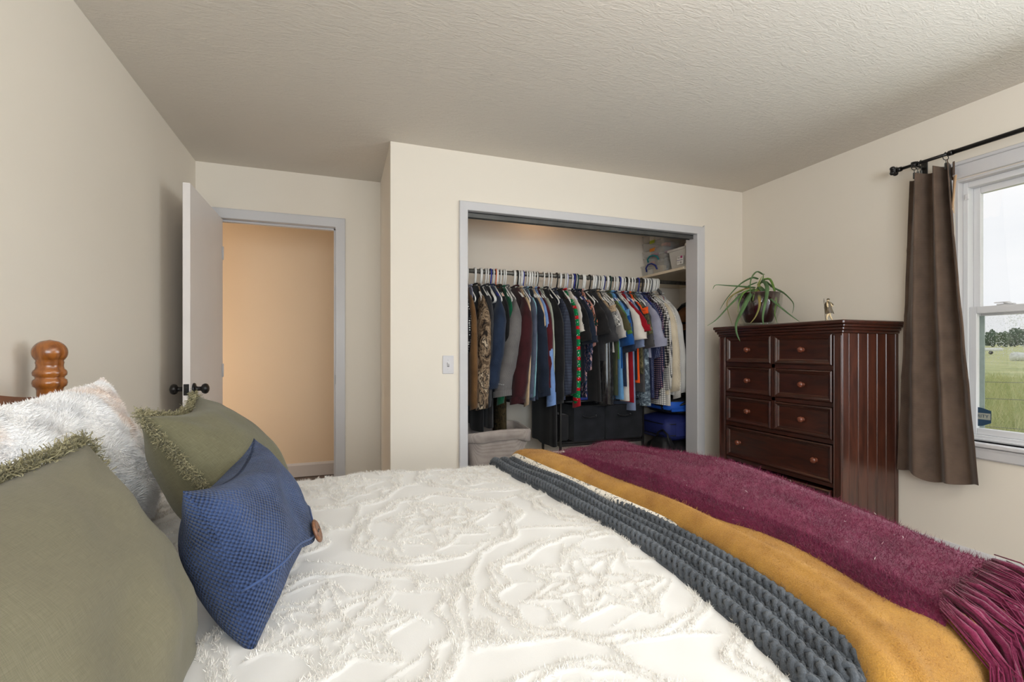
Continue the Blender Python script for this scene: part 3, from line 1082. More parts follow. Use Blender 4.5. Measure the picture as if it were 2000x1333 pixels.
def yarn(name, c, c2, scale=260, bump=.6, dist=.003):
    m, nt, b = new_mat(name)
    b.inputs['Roughness'].default_value = .95
    b.inputs['Specular IOR Level'].default_value = .1
    b.inputs['Sheen Weight'].default_value = .18
    b.inputs['Sheen Roughness'].default_value = .5
    v = coords(nt)
    n1 = N(nt, 'ShaderNodeTexNoise', Scale=float(scale), Detail=4.0, Roughness=.7); nt.links.new(v, n1.inputs['Vector'])
    n2 = N(nt, 'ShaderNodeTexNoise', Scale=14.0, Detail=3.0); nt.links.new(v, n2.inputs['Vector'])
    a = N(nt, 'ShaderNodeMath', operation='MULTIPLY_ADD'); a.inputs[1].default_value = .5; nt.links.new(n2.outputs['Fac'], a.inputs[0])
    h = N(nt, 'ShaderNodeMath', operation='MULTIPLY'); h.inputs[1].default_value = .6; nt.links.new(n1.outputs['Fac'], h.inputs[0]); nt.links.new(h.outputs[0], a.inputs[2])
    nt.links.new(ramp(nt, a.outputs[0], [(.35, lin(c2)), (.72, lin(c))]), b.inputs['Base Color'])
    add_bump(nt, b, n1.outputs['Fac'], bump, dist)
    return m


M['char'] = yarn('charcoal_yarn', (92, 96, 102), (56, 59, 64), 420)
M['must'] = yarn('mustard_wool', (214, 158, 68), (160, 106, 32), 420, 1.0, .004)
M['burg'] = yarn('burgundy_mohair', (126, 42, 74), (86, 20, 46), 300)
M['mono'] = pattern('cream_black_zigzag', 'camo', [(24, 24, 28), (236, 228, 216), (236, 228, 216), (24, 24, 28), (236, 228, 216)], 62)

QN, QF = BY0, BY1
# charcoal cable knit: a sheet carrying plaited cables of thick yarn with purl ribs between them
xl_c = [(2.3, .60), (1.99, .600), (1.85, .588), (1.49, .634), (1.147, .650), (.916, .657), (.674, .644), (.571, .628), (.46, .595)]
lump = lambda Pm, Q, d: .006 * np.sin(Q * 9 + 1.2) * np.sin(d * 22) + .006 * np.exp(-((d - .055) / .028) ** 2) * (.5 + .5 * np.sin(Q * 6.3 + .4))
hc_ = [(2.4, .016), (1.9, .020), (1.0, .014), (.45, .010)]
Pm, Q, H, lf, qs = throw_grid(xl_c, QN - .025, QF + .34, hc_, 300, 60, .016, .88, lump)
th = fast_mesh('knit_throw', surf(Pm, Q, H).reshape(-1, 3), grid_faces(300, 60), M['char'])
tag(th, 'charcoal grey chunky cable-knit throw, lowest of the folded throws on the bed', 'throw', 'throws folded across the foot of the bed')
Vc, Fc, o_ = [], [], 0


def yarn_tube(d0, lat, hgt, rad, ns=7, step=.0042):
    """one strand running the length of the throw at distance d0 from its edge"""
    global o_
    q = np.arange(QN - .022, QF + .33, step)
    left = smooth_interp(xl_c, q)
    d = np.maximum(d0 + lat(q), .004)
    h = smooth_interp(hc_, q) + lump(left + d, q, d) + hgt(q)
    c = surf(left + d, q, h); nrm = surf(left + d, q, h + .01) - c; nrm /= np.linalg.norm(nrm, axis=1, keepdims=True)
    t = np.gradient(c, axis=0); t /= np.linalg.norm(t, axis=1, keepdims=True)
    sd = np.cross(t, nrm)
    a = np.linspace(0, 2 * PI, ns, endpoint=False)
    ply = rad * (1 + .16 * np.sin(q[:, None] * 900 + a[None] * 2 + d0 * 900))
    R = c[:, None] + ply[..., None] * (sd[:, None] * np.cos(a)[None, :, None] + nrm[:, None] * np.sin(a)[None, :, None])
    n_ = len(q)
    i, j = np.meshgrid(np.arange(n_ - 1), np.arange(ns), indexing='ij')
    f = np.stack([i * ns + j, i * ns + (j + 1) % ns, (i + 1) * ns + (j + 1) % ns, (i + 1) * ns + j], -1).reshape(-1, 4)
    Vc.append(R.reshape(-1, 3)); Fc.append(f + o_); o_ += n_ * ns


for r_ in range(7):
    d0 = .017 + r_ * .0395
    Lq, ph = .058, r_ * 1.9
    for k in range(3):
        yarn_tube(d0, lambda q, k=k: .0098 * np.sin(2 * PI * q / Lq + ph + 2 * PI * k / 3), lambda q, k=k: .006 + .0052 * np.cos(2 * (2 * PI * q / Lq + ph + 2 * PI * k / 3) + .5), .0068)
    for s_ in (-1, 1):
        yarn_tube(d0 + .0197 + s_ * .0028, lambda q, s_=s_: .0012 * np.sin(q * 420 + s_), lambda q, s_=s_: .0015 + .0018 * np.sin(q * 420 + s_ * 1.5 + r_), .0034, 6)
fast_mesh('cable_stitches', np.concatenate(Vc), np.concatenate(Fc), M['char'], th, 'stuff')
fuzz('yarn_fuzz', Pm, Q, H + .010, 30000, .006, .0006, M['char'], th, lean=.8)
# narrow cream and black patterned throw
xl_w = [(2.3, .705), (1.97, .688), (1.60, .722), (1.36, .757), (1.1, .80), (.8, .84), (.4, .80)]
Pm, Q, H, lf, qs = throw_grid([(a_, b_ - .014) for a_, b_ in xl_w], QN + .30, QF + .3, [(2.3, .040), (1.9, .046), (1.3, .036), (.5, .03)], 200, 40, .02, 1.0)
tw = fast_mesh('patterned_throw', surf(Pm, Q, H).reshape(-1, 3), grid_faces(200, 40), M['mono'])
tag(tw, 'cream and black zigzag throw showing as a narrow strip beside the charcoal knit', 'throw', 'throws folded across the foot of the bed')


def folds(amp):
    return lambda Pm, Q, d: amp * (np.sin(Q * 7 + d * 16) * .5 + np.sin(Q * 13 - d * 31 + 1) * .35 + np.sin(d * 46 + 2.2 * np.sin(Q * 3)) * .5) * np.clip(d / .06, 0, 1)


# mustard
xl_m = [(2.3, .67), (1.97, .676), (1.7, .71), (1.354, .765), (.998, .806), (.80, .800), (.66, .785), (.56, .768), (.513, .745), (.467, .712), (.44, .685), (.3, .62), (.1, .60)]
Pm, Q, H, lf, qs = throw_grid(xl_m, QN - .24, QF + .34, [(2.3, .045), (1.9, .058), (1.3, .058), (.9, .052), (.5, .044), (.2, .040)], 300, 90, .035, BX1 + .25,
                              lambda P_, Q_, d: folds(.006)(P_, Q_, d) * np.clip(1.4 - d / .14, .2, 1) - .034 * np.clip((d - .13) / .07, 0, 1) * np.clip((Q_ - .62) * 6, 0, 1) + .011 * np.exp(-((d - .05 - .05 * (Q_ < .9) * (.9 - Q_)) / .018) ** 2) * np.clip((1.5 - Q_) * 2, 0, 1))
tm = fast_mesh('mustard_throw', surf(Pm, Q, H).reshape(-1, 3), grid_faces(300, 90), M['must'])
tag(tm, 'mustard yellow woollen throw folded between the charcoal knit and the burgundy one', 'throw', 'throws folded across the foot of the bed')
fuzz('wool_fuzz', Pm, Q, H, 60000, .0050, .0007, M['must'], tm, qlo=.2, pmax=1.02)
for k in range(22):
    a = .64 + k * .028; q0 = QN - .215
    pts = [surf(a + .012 * math.sin(k * 2.1 + t * 3), q0 - .13 * t, .032 - .01 * t) for t in np.linspace(0, 1, 7)]
    MB().tube(pts, [.006, .0065, .006, .0055, .005, .004, .002], 6).build('tassel', M['must'], tm)

# burgundy
xl_b = [(2.3, .75), (1.97, .762), (1.7, .79), (1.498, .815), (1.129, .845), (.936, .880), (.817, .908), (.743, .902), (.617, .884), (.52, .868), (.44, .86), (.3, .86)]
near = lambda P_: .484 + .055 * np.clip((P_ - .885) / .28, 0, 1.6)
hb_ = [(2.3, .058), (2.0, .048), (1.8, .052), (1.5, .082), (1.2, .102), (.95, .086), (.8, .074), (.6, .060), (.5, .056), (.3, .054)]


def hump(P_, Q_, d):
    crest = np.exp(-((P_ - 1.16) / .20) ** 2)
    hh = smooth_interp([(2.3, .0), (2.0, .004), (1.8, .006), (1.5, .012), (1.2, .012), (.9, .01), (.7, .006), (.5, 0)], Q_.ravel()).reshape(Q_.shape)
    return folds(.006)(P_, Q_, d) + hh * crest - .022 * (1 - np.clip(d / .22, 0, 1)) * np.clip((Q_ - .6) * 2, 0, 1)


Pm, Q, H, lf, qs = throw_grid(xl_b, 0.0, 1.0, hb_, 10, 10, .03, 1.4)
nq, npb = 320, 150
s = np.linspace(0, 1, npb) ** 1.1; t = np.linspace(0, 1, nq)
T, Sg = np.meshgrid(t, s, indexing='ij')
qf = QF + .36
Pe = BX1 + .30
Pm = np.zeros_like(T); Q = np.zeros_like(T)
left0 = smooth_interp(xl_b, np.linspace(.468, qf, nq))
Pm = left0[:, None] + (Pe - left0[:, None]) * Sg
Q = near(Pm) + (qf - near(Pm)) * T
left = smooth_interp(xl_b, Q.ravel()).reshape(Q.shape)
Pm = left + (Pe - left) * Sg
d = Pm - left
H = smooth_interp(hb_, Q.ravel()).reshape(Q.shape) * np.where(d < .04, np.sqrt(np.clip(1 - (1 - d / .04) ** 2, 0, 1)), 1.0) + hump(Pm, Q, d)
# the folded near corner dips in
H = np.maximum(H, .060 * np.sqrt(np.clip(1 - (1 - np.clip(d / .08, 0, 1)) ** 2, 0, 1)) * np.clip((1.0 - Q) * 4, 0, 1))
H -= .030 * np.exp(-(d / .035) ** 2) * np.exp(-((Q - .48) / .035) ** 2)
H += .006 * np.sin(Pm * 44) * np.exp(-((Q - .50) / .05) ** 2) * np.clip(d / .06, 0, 1)
tb = fast_mesh('burgundy_throw', surf(Pm, Q, H).reshape(-1, 3), grid_faces(nq, npb), M['burg'])
tag(tb, 'burgundy mohair throw with long tassels, uppermost of the folded throws on the bed', 'throw', 'throws folded across the foot of the bed')
fuzz('mohair_fuzz', Pm, Q, H, 170000, .0065, .0007, M['burg'], tb, lean=.8, qlo=.45, pmax=1.40)
fuzz('mohair_fuzz', Pm[:, :22], Q[:, :22], H[:, :22], 60000, .006, .0007, M['burg'], tb, lean=1.0, qlo=.45)
nl = 90
li = rng.integers(5, nq - 5, nl); lj = rng.integers(5, int(npb * .75), nl)
LP = surf(Pm[li, lj], Q[li, lj], H[li, lj] + .004)
Vs, Fs = strands(LP, rng.normal(0, .004, (nl, 3)), .0011, rng.normal(0, .002, (nl, 3)))
fast_mesh('lint', Vs, Fs, M['chenille'], tb, 'stuff')
for k in range(26):
    a = .905 + k * .0165 + rng.uniform(-.004, .004)
    q0 = float(near(np.array(a))) + .004
    L = .17 + .06 * rng.random(); sw = rng.uniform(-.10, .0); ph = rng.uniform(0, 6)
    h0 = .060
    pts = [surf(a + sw * t_ + .008 * math.sin(ph + t_ * 9) * t_ ** .5, q0 - L * t_, h0 + .006 * math.sin(ph * 2 + t_ * 6) + .004 * (k % 3) - .008 * t_) for t_ in np.linspace(0, 1, 11)]
    mb = MB().tube(pts, [.0050, .0056, .0056, .0052, .0048, .0045, .0042, .0040, .0036, .003, .0014], 6)
    for e in range(12):
        o_ = rng.normal(0, .0042, 3); c = rng.normal(0, .011, 3); c[2] *= .4
        mb.tube([np.array(p_) + o_ + c * i_ / 10 for i_, p_ in enumerate(pts)][:: 2], [.0012, .0014, .0013, .0012, .001, .0006], 4)
    mb.build('tassel', M['burg'], tb)


# ------------------------------------------------------------------ pillows
def pillow_pts(w, h, t, nu=60, nv=50, pinch=.10, puff=.42, sag=.0, wrinkle=.003, seed=0, hpinch=None):
    hp = pinch if hpinch is None else hpinch
    u = np.sin(np.linspace(-PI / 2, PI / 2, nu)); v = np.sin(np.linspace(-PI / 2, PI / 2, nv))
    U, V = np.meshgrid(u, v, indexing='ij')
    Y = w / 2 * U * (1 - pinch * (1 - V ** 2) * U ** 2)
    Z = h / 2 * V * (1 - hp * (1 - U ** 2) * V ** 2)
    E = np.clip((1 - U ** 2) * (1 - V ** 2), 0, 1)
    r = np.random.default_rng(seed)
    wr = np.zeros_like(U)
    for k in range(7):
        a = r.uniform(0, PI); f = r.uniform(5, 14)
        wr += np.sin(f * (U * math.cos(a) + V * math.sin(a)) + r.uniform(0, 6))
    # creases run in from the corners
    cr = np.zeros_like(U)
    for su in (-1, 1):
        for sv in (-1, 1):
            du, dv_ = 1 - U * su, 1 - V * sv
            rr = np.hypot(du, dv_); an = np.arctan2(dv_, du)
            cr += np.sin(an * 11 + seed) * np.exp(-((rr - .35) / .25) ** 2)
    X = t / 2 * E ** puff
    Xf = X + wrinkle * (wr * .35 + cr) * E ** .5
    Xb = -X + wrinkle * wr * .3 * E ** .5
    if sag:
        k = sag * (1 - V) / 2
        Xf = Xf * (1 + k); Xb = Xb * (1 + k)
    return U, V, np.stack([Xf, Y, Z], -1), np.stack([Xb, Y, Z], -1)


def arc_uv(G):
    """metric texture coordinates measured along the cloth"""
    d0 = np.linalg.norm(np.diff(G, axis=0), axis=2); d1 = np.linalg.norm(np.diff(G, axis=1), axis=2)
    su = np.concatenate([np.zeros((1, G.shape[1])), np.cumsum(d0, 0)], 0); sv = np.concatenate([np.zeros((G.shape[0], 1)), np.cumsum(d1, 1)], 1)
    su -= su[G.shape[0] // 2][None]; sv -= sv[:, G.shape[1] // 2][:, None]
    return np.stack([su, sv], -1)


def uv_mesh(name, parts, mat, parent):
    """parts: list of (grid, flip)"""
    V, F, UV, o = [], [], [], 0
    for G, flip in parts:
        f = grid_faces(*G.shape[:2])
        if flip: f = f[:, ::-1]
        V.append(G.reshape(-1, 3)); F.append(f + o); UV.append(arc_uv(G).reshape(-1, 2)); o += G.shape[0] * G.shape[1]
    V, F, UV = np.concatenate(V), np.concatenate(F), np.concatenate(UV)
    ob = fast_mesh(name, V, F, mat, parent)
    lay = ob.data.uv_layers.new(name='cloth')
    idx = np.zeros(len(ob.data.loops), np.int32); ob.data.loops.foreach_get('vertex_index', idx)
    lay.data.foreach_set('uv', UV[idx].astype(np.float32).ravel())
    return ob


def pillow_mesh(name, front, back, mat, parent):
    return uv_mesh(name, [(front, False), (back, True)], mat, parent)


def edge_path(front):
    return np.concatenate([front[0, :], front[1:, -1], front[-1, ::-1][1:], front[::-1, 0][1:]])


def fringe(front, n, length, mat, parent, width=.0013):
    """loose eyelash fringe along all four seams"""
    E = edge_path(front)
    seg = np.r_[0, np.cumsum(np.linalg.norm(np.diff(E, axis=0), axis=1))]
    s = rng.uniform(0, seg[-1], n)
    P = np.stack([np.interp(s, seg, E[:, k]) for k in range(3)], 1)
    P2 = np.stack([np.interp(np.minimum(s + .004, seg[-1]), seg, E[:, k]) for k in range(3)], 1)
    Tn = P2 - P; Tn /= np.linalg.norm(Tn, axis=1, keepdims=True) + 1e-9
    out = np.cross(Tn, np.array([1.0, 0, 0]))
    c = E.mean(0)
    out *= np.sign(((P - c) * out).sum(1, keepdims=True))
    P = P + rng.normal(0, .0022, (n, 3)) + out * rng.uniform(-.002, .006, (n, 1))
    # curly threads: ribbons of even width that wander outwards from the seam
    k = 6
    pts = [P]
    dr = out + rng.normal(0, .45, (n, 3)) + np.array([.15, 0, 0])
    step = length * rng.uniform(.75, 1.35, (n, 1)) / (k - 1) * 1.5
    for _ in range(k - 1):
        dr = dr / (np.linalg.norm(dr, axis=1, keepdims=True) + 1e-9)
        pts.append(pts[-1] + dr * step)
        dr = dr + rng.normal(0, .55, (n, 3))
    pts = np.stack(pts, 1)
    side = np.cross(pts[:, -1] - pts[:, 0], rng.normal(size=(n, 3))); side /= np.linalg.norm(side, axis=1, keepdims=True) + 1e-9
    V = np.stack([pts - side[:, None] * width / 2, pts + side[:, None] * width / 2], 2).reshape(-1, 3)
    i, j = np.meshgrid(np.arange(n), np.arange(k - 1), indexing='ij')
    o = (i * k + j) * 2
    F = np.stack([o, o + 1, o + 3, o + 2], -1).reshape(-1, 4)
    return fast_mesh('fringe', V, F, mat, parent, 'stuff')


M['olive'] = linen('olive_linen', (117, 110, 90), (98, 93, 74))
M['olive_dark'] = linen('olive_linen_deep', (112, 107, 84), (84, 80, 60))
M['olive_fringe'] = fabric('olive_fringe_thread', (158, 150, 118), (112, 104, 76), 300, .2)
M['navy_weave'] = fabric('navy_basket_weave', (60, 78, 118), (14, 22, 42), 230, 1.0, .004, dirs=('X', 'Y'), kind='UV', basket=True)
M['fur'] = plain('plush_white', (246, 240, 236), .95, .1, .03, 14)
M['fur_tan'] = plain('plush_peach', (234, 210, 192), .95, .1, .05, 14)


def plush_mat():
    m, nt, b = new_mat('plush_marbled')
    v = coords(nt)
    n1 = N(nt, 'ShaderNodeTexNoise', Scale=4.2, Detail=4.0, Roughness=.6, Distortion=.6); nt.links.new(v, n1.inputs['Vector'])
    nt.links.new(ramp(nt, n1.outputs['Fac'], [(.0, lin((252, 250, 248))), (.56, lin((253, 250, 249))), (.68, lin((242, 222, 208)))]), b.inputs['Base Color'])
    b.inputs['Roughness'].default_value = .95
    b.inputs['Sheen Weight'].default_value = .2
    return m


M['plush'] = plush_mat()
# big plush pillow leaning on the headboard
pf = thing('plush_pillow', 'fluffy white and peach plush pillow leaning on the wooden headboard', 'pillow', (-.600, 1.325, .862), (0, math.radians(-15), 0), 'pillows at the head of the bed')
U, V, fr_, bk_ = pillow_pts(.84, .45, .20, 64, 44, .06, .50, .35, .007, 3, .15)
ros = .007 * (np.abs(np.sin(fr_[..., 1] * 46 + 3 * np.sin(fr_[..., 2] * 19))) * np.abs(np.cos(fr_[..., 2] * 58 + 2 * np.sin(fr_[..., 1] * 23)))) * np.clip((1 - U ** 2) * (1 - V ** 2) * 6, 0, 1)
fr_[..., 0] += ros
pillow_mesh('cover', fr_, bk_, M['plush'], pf)
n = 170000
i = rng.integers(0, 63, n); j = rng.integers(0, 43, n)
fa, fb = rng.random((n, 1)), rng.random((n, 1))
side = rng.random(n) < .72
A = np.where(side[:, None, None, None], fr_[None, :1, :1], 0) if False else None
src = np.where(side[:, None], fr_[i, j] * (1 - fa) * (1 - fb) + fr_[i + 1, j] * fa * (1 - fb) + fr_[i, j + 1] * (1 - fa) * fb + fr_[i + 1, j + 1] * fa * fb,
               bk_[i, j] * (1 - fa) * (1 - fb) + bk_[i + 1, j] * fa * (1 - fb) + bk_[i, j + 1] * (1 - fa) * fb + bk_[i + 1, j + 1] * fa * fb)
nrm = np.stack([src[:, 0] / .11 ** 2, src[:, 1] / .43 ** 2, src[:, 2] / .235 ** 2], 1)
nrm /= np.linalg.norm(nrm, axis=1, keepdims=True) + 1e-9
cell = np.stack([np.sin(src[:, 1] * 48 + 3 * np.sin(src[:, 2] * 21)), np.cos(src[:, 1] * 39 + src[:, 2] * 55), np.sin(src[:, 2] * 52 - src[:, 1] * 17)], 1)
D = nrm * .0062 + cell * .0030 + rng.normal(0, .0030, (n, 3))
Vs, Fs = strands(src, D, .0016, cell * .0015 + rng.normal(0, .0012, (n, 3)))
fast_mesh('plush_fur', Vs, Fs, M['plush'], pf, 'stuff')

# near olive pillow
pn = thing('fringed_pillow', 'olive green linen pillow with fringed edges, nearest to the viewer on the bed', 'pillow', (-.310, .692, .840), (0, math.radians(-21), 0), 'pillows at the head of the bed')
U, V, fr_, bk_ = pillow_pts(.50, .38, .165, 60, 50, .05, .50, .45, .006, 5)
pillow_mesh('cover', fr_, bk_, M['olive'], pn)
fringe(fr_, 8500, .0125, M['olive_fringe'], pn)

# far olive pillow
po = thing('fringed_pillow', 'olive green linen pillow with fringed edges standing behind the navy one', 'pillow', (-.278, 1.395, .865), (0, math.radians(-33), math.radians(3)), 'pillows at the head of the bed')
U, V, fr_, bk_ = pillow_pts(.48, .40, .20, 60, 50, .10, .46, .30, .004, 9, .20)
pillow_mesh('cover', fr_, bk_, M['olive_dark'], po)
fringe(fr_, 8500, .0115, M['olive_fringe'], po)
MB().ball((-.02, -.222, -.02), .0035, 8).build('pin', M['trim'], po)

# navy lumbar pillow with a flap and a wooden button
pb = thing('lumbar_pillow', 'navy blue woven lumbar pillow with a buttoned flap, in front of the olive pillows', 'pillow', (-.165, 1.087, .816), (0, math.radians(-19.5), math.radians(-3)), 'pillows at the head of the bed')
U, V, fr_, bk_ = pillow_pts(.47, .285, .170, 70, 50, .13, .50, .45, .0045, 14, .27)
fr_[..., 0] *= .80
pillow_mesh('cover', fr_, bk_, M['navy_weave'], pb)
jm = 18
fl = fr_[2:-2, jm:-1].copy()
Vf = V[2:-2, jm:-1]; Uf = U[2:-2, jm:-1]
off = .0075 * np.clip((.97 - Vf) / .2, 0, 1) ** .5 * np.clip((1 - np.abs(Uf)) * 9, .15, 1)
fl[..., 0] += off
# flap edge dips towards the button in the middle
dip = .030 * np.exp(-(Uf / .30) ** 2) * np.clip(1 - (Vf - Vf.min()) / .6, 0, 1)
fl[..., 2] -= dip
und = fl.copy(); und[..., 0] -= .009
nu_, nv_ = fl.shape[:2]
rim = np.stack([fl[:, 0], und[:, 0]], 1)
uv_mesh('flap', [(fl, False), (rim, False)], M['navy_weave'], pb)
# stitched hem on the flap edge
hem = [fl[i_, 1] + np.array([.0012, 0, 0]) for i_ in range(0, nu_, 2)]
MB().tube(hem, .0022, 5).build('hem_stitching', M['navy_weave'], pb)
M['button'] = wood('button_wood', (84, 52, 34), (146, 98, 66), (20, 20, 20), .45, .2, .05, 6)
ci = fl[nu_ // 2, 0]
bt = thing_loc = bpy.data.objects.new('button_mount', None)
bpy.data.objects.remove(thing_loc)
mb = MB()
c = (ci[0] + .007, ci[1] - .006, ci[2] + .016)
mb.lathe([(1e-4, 0), (.022, 0), (.0245, .0025), (.0245, .005), (.021, .0075), (.0165, .0065), (1e-4, .006)], c, 'x', 24)
bo = mb.build('button', M['button'], pb)
for dy in (-.005, .005):
    MB().lathe([(1e-4, .0078), (.0022, .0076), (.0022, .004)], (c[0], c[1] + dy, c[2]), 'x', 8).build('thread_hole', M['black_metal'], bo)
# ------------------------------------------------------------------ chest of drawers
M['mahogany'] = wood('mahogany_front', (42, 19, 12), (76, 36, 23), (9, 1.4, 9), .30, .55, .03, 3.0)
M['mahogany_v'] = wood('mahogany_upright', (44, 20, 13), (86, 44, 29), (9, 9, 1.2), .34, .5, .03, 3.0)
M['knob_wood'] = wood('knob_wood', (96, 46, 30), (138, 74, 52), (30, 30, 30), .25, .6, .02, 4)
M['dark_gap'] = plain('drawer_interior', (34, 26, 22), .9)
DZ = 1.333
dr = thing('chest_of_drawers', 'tall dark mahogany chest of eight drawers against the window wall', 'dresser', (2.815, 2.28, 0))
ox, oy = -2.815, -2.28


def DB(x0, x1, y0, y1, z0, z1, b=.003):
    return MB().box(x0 + ox, x1 + ox, y0 + oy, y1 + oy, z0, z1, b=b)


FX = 2.585
DB(2.550, 3.050, 1.800, 2.758, DZ - .022, DZ, .006).build('top', M['mahogany'], dr)
# stepped crown moulding round front and both sides
m = MB()
for (o_, z0, z1) in ((.024, 1.296, 1.311), (.014, 1.279, 1.296), (.006, 1.262, 1.279)):
    m.box(FX - o_ + ox, 3.048 + ox, 1.83 - o_ + oy, 2.728 + o_ + oy, z0, z1, b=.004)
m.build('crown_moulding', M['mahogany'], dr)
# carcase: back, floor, side frames, posts
DB(3.020, 3.046, 1.85, 2.71, .09, 1.262).build('back_panel', M['mahogany_v'], dr)
DB(FX + .02, 3.04, 1.85, 2.71, .09, .115).build('bottom_panel', M['mahogany'], dr)
for y0, y1 in ((1.830, 1.884), (2.674, 2.728)):
    m = DB(FX, FX + .05, y0, y1, .10, 1.262, .003)
    for k in (.0, 1.0):
        yy = y0 + .004 + k * (y1 - y0 - .014)
        m.box(FX - .006 + ox, FX + ox + .002, yy + oy, yy + .006 + oy, .115, 1.25, b=.0015)
    m.build('front_post', M['mahogany_v'], dr)
for side, y0, y1 in ((0, 1.834, 1.852), (1, 2.706, 2.724)):
    xs = np.linspace(FX + .052, 3.020, 6)
    for k in range(5):
        DB(xs[k] + .0013, xs[k + 1] - .0013, y0, y1, .10, 1.262, .003).build('side_plank', M['mahogany_v'], dr)
    DB(FX + .05, 3.03, (y0 + y1) / 2 + (.004 if side == 0 else -.010), (y0 + y1) / 2 + (.010 if side == 0 else -.004), .10, 1.262, 0).build('plank_backing', M['dark_gap'], dr)
    DB(3.020, 3.048, y0 - .003, y1 + .003, .10, 1.262).build('rear_post', M['mahogany_v'], dr)
# flared plinth
pl = [(0, 0), (.030, 0), (.030, .055), (.026, .070), (.016, .090), (.010, .112), (0, .118)]
m = MB()
m.prism([(FX - d + ox, z) for d, z in pl] + [], 'y', 1.83 - .02 + oy, 2.728 + .02 + oy)
m.build('plinth', M['mahogany'], dr)
for s, yf in ((-1, 1.83), (1, 2.728)):
    V = []
    for x in (FX - .01 + ox, 3.046 + ox):
        V += [(x, yf + s * d + oy, z) for d, z in pl]
    n = len(pl)
    F = [tuple(range(n)), tuple(range(2 * n - 1, n - 1, -1))] + [(i_, (i_ + 1) % n, n + (i_ + 1) % n, n + i_) for i_ in range(n)]
    MB().add(V, F).build('plinth', M['mahogany'], dr)
# dividing rails between the drawers
rails = [(1.082, 1.052), (.872, .845), (.664, .638), (.420, .396), (.150, .118)]
DB(FX + .006, FX + .03, 1.884, 2.674, 1.255, 1.264, 0).build('rail', M['mahogany'], dr)
for a, b in rails:
    DB(FX + .006, FX + .03, 1.884, 2.674, b, a, .002).build('rail', M['mahogany'], dr)
DB(FX + .006, FX + .03, 2.264, 2.292, .664, 1.255, .002).build('divider', M['mahogany_v'], dr)


def drawer(y0, y1, z0, z1, knobs, out=.0):
    """panel with a raised mitred moulding, knob(s) as children, box behind"""
    x = FX - .002 - out
    m = MB()
    w = .030
    prof = [(0, .016), (0, .0), (.006, -.005), (.012, -.003), (.018, .002), (.022, .0035), (.026, .010), (.030, .012)]
    R = []
    for d, h in prof:
        R.append([(x + h + ox, y0 + d + oy, z0 + d), (x + h + ox, y1 - d + oy, z0 + d), (x + h + ox, y1 - d + oy, z1 - d), (x + h + ox, y0 + d + oy, z1 - d)])
    m.rings(R, close=True, cap1=True, smooth=False)
    m.box(x + .0155 + ox, x + .40 + ox, y0 + .012 + oy, y1 - .012 + oy, z0 + .004, z1 - .012)
    d_ = m.build('drawer', M['mahogany'], dr)
    for ky, kz in knobs:
        k = MB().lathe([(1e-4, -.033), (.008, -.0325), (.015, -.029), (.0185, -.022), (.0185, -.017), (.014, -.011), (.009, -.007), (.0085, -.002), (.013, .002), (.013, .004)],
                       (x + .010 + ox, ky + oy, kz), 'x', 18)
        k.build('knob', M['knob_wood'], d_)
    return d_


for z0, z1 in ((1.082, 1.257), (.874, 1.050), (.666, .843)):
    drawer(2.292, 2.662, z0, z1, [((2.292 + 2.662) / 2, (z0 + z1) / 2)])
    drawer(1.890, 2.264, z0, z1, [((1.890 + 2.264) / 2, (z0 + z1) / 2)])
drawer(1.890, 2.662, .422, .634, [(2.555, .53), (1.995, .53)])
drawer(1.890, 2.662, .160, .382, [(2.555, .28), (1.995, .275)], .012)

# ------------------------------------------------------------------ potted aloe on the chest
px_, py_ = 2.805, 2.590
al = thing('potted_aloe', 'aloe plant with long drooping leaves in a dark red pot in a clear bowl', 'plant', (px_, py_, DZ))
M['red_pot'] = plain('oxblood_glaze', (58, 12, 18), .10, .6, .1, 3, coat=.8)
M['clear'] = glass_mat('clear_glass', (.93, .94, .93, 1), .10)
M['soil'] = plain('soil', (62, 50, 40), .95, .1, .3, 60, (120, .8, .006))
MB().lathe([(1e-4, .004), (.095, .003), (.122, .010), (.128, .024), (.1285, .024), (.124, .009), (.098, .000), (1e-4, .000)][::-1], (0, 0, .0005), 'z', 36).build('saucer', M['clear'], al)
MB().lathe([(1e-4, .010), (.086, .010), (.096, .022), (.124, .09), (.142, .16), (.150, .232), (.154, .233), (.149, .160), (.131, .090), (.104, .020), (.094, .007), (1e-4, .007)], (0, 0, 0), 'z', 40).build('outer_bowl', M['clear'], al)
MB().lathe([(1e-4, .030), (.076, .030), (.088, .038), (.112, .10), (.130, .17), (.137, .232), (.140, .235), (.139, .238), (.134, .236), (.126, .19), (1e-4, .19)], (0, 0, 0), 'z', 40).build('pot', M['red_pot'], al)
MB().lathe([(.128, .195), (.09, .203), (.04, .207), (1e-4, .208)], (0, 0, 0), 'z', 24).build('soil', M['soil'], al)


def leaf_mat(name, base, tip, tipend=(150, 100, 80)):
    m, nt, b = new_mat(name)
    v = coords(nt)
    n1 = N(nt, 'ShaderNodeTexNoise', Scale=9.0, Detail=4.0); nt.links.new(v, n1.inputs['Vector'])
    nt.links.new(ramp(nt, n1.outputs['Fac'], [(.3, lin(base)), (.7, lin(tip))]), b.inputs['Base Color'])
    b.inputs['Roughness'].default_value = .42
    b.inputs['Subsurface Weight'].default_value = .05
    return m


M['aloe'] = leaf_mat('aloe_leaf', (62, 92, 52), (98, 132, 84))
M['aloe_bright'] = leaf_mat('aloe_leaf_bright', (80, 116, 42), (116, 150, 66))
M['aloe_dry'] = leaf_mat('aloe_leaf_dry', (150, 118, 60), (128, 130, 70))
M['aloe_heart'] = leaf_mat('aloe_heart', (140, 146, 70), (160, 164, 90))
base = np.array([px_, py_, DZ])
cx_, cy_ = 1480, 560


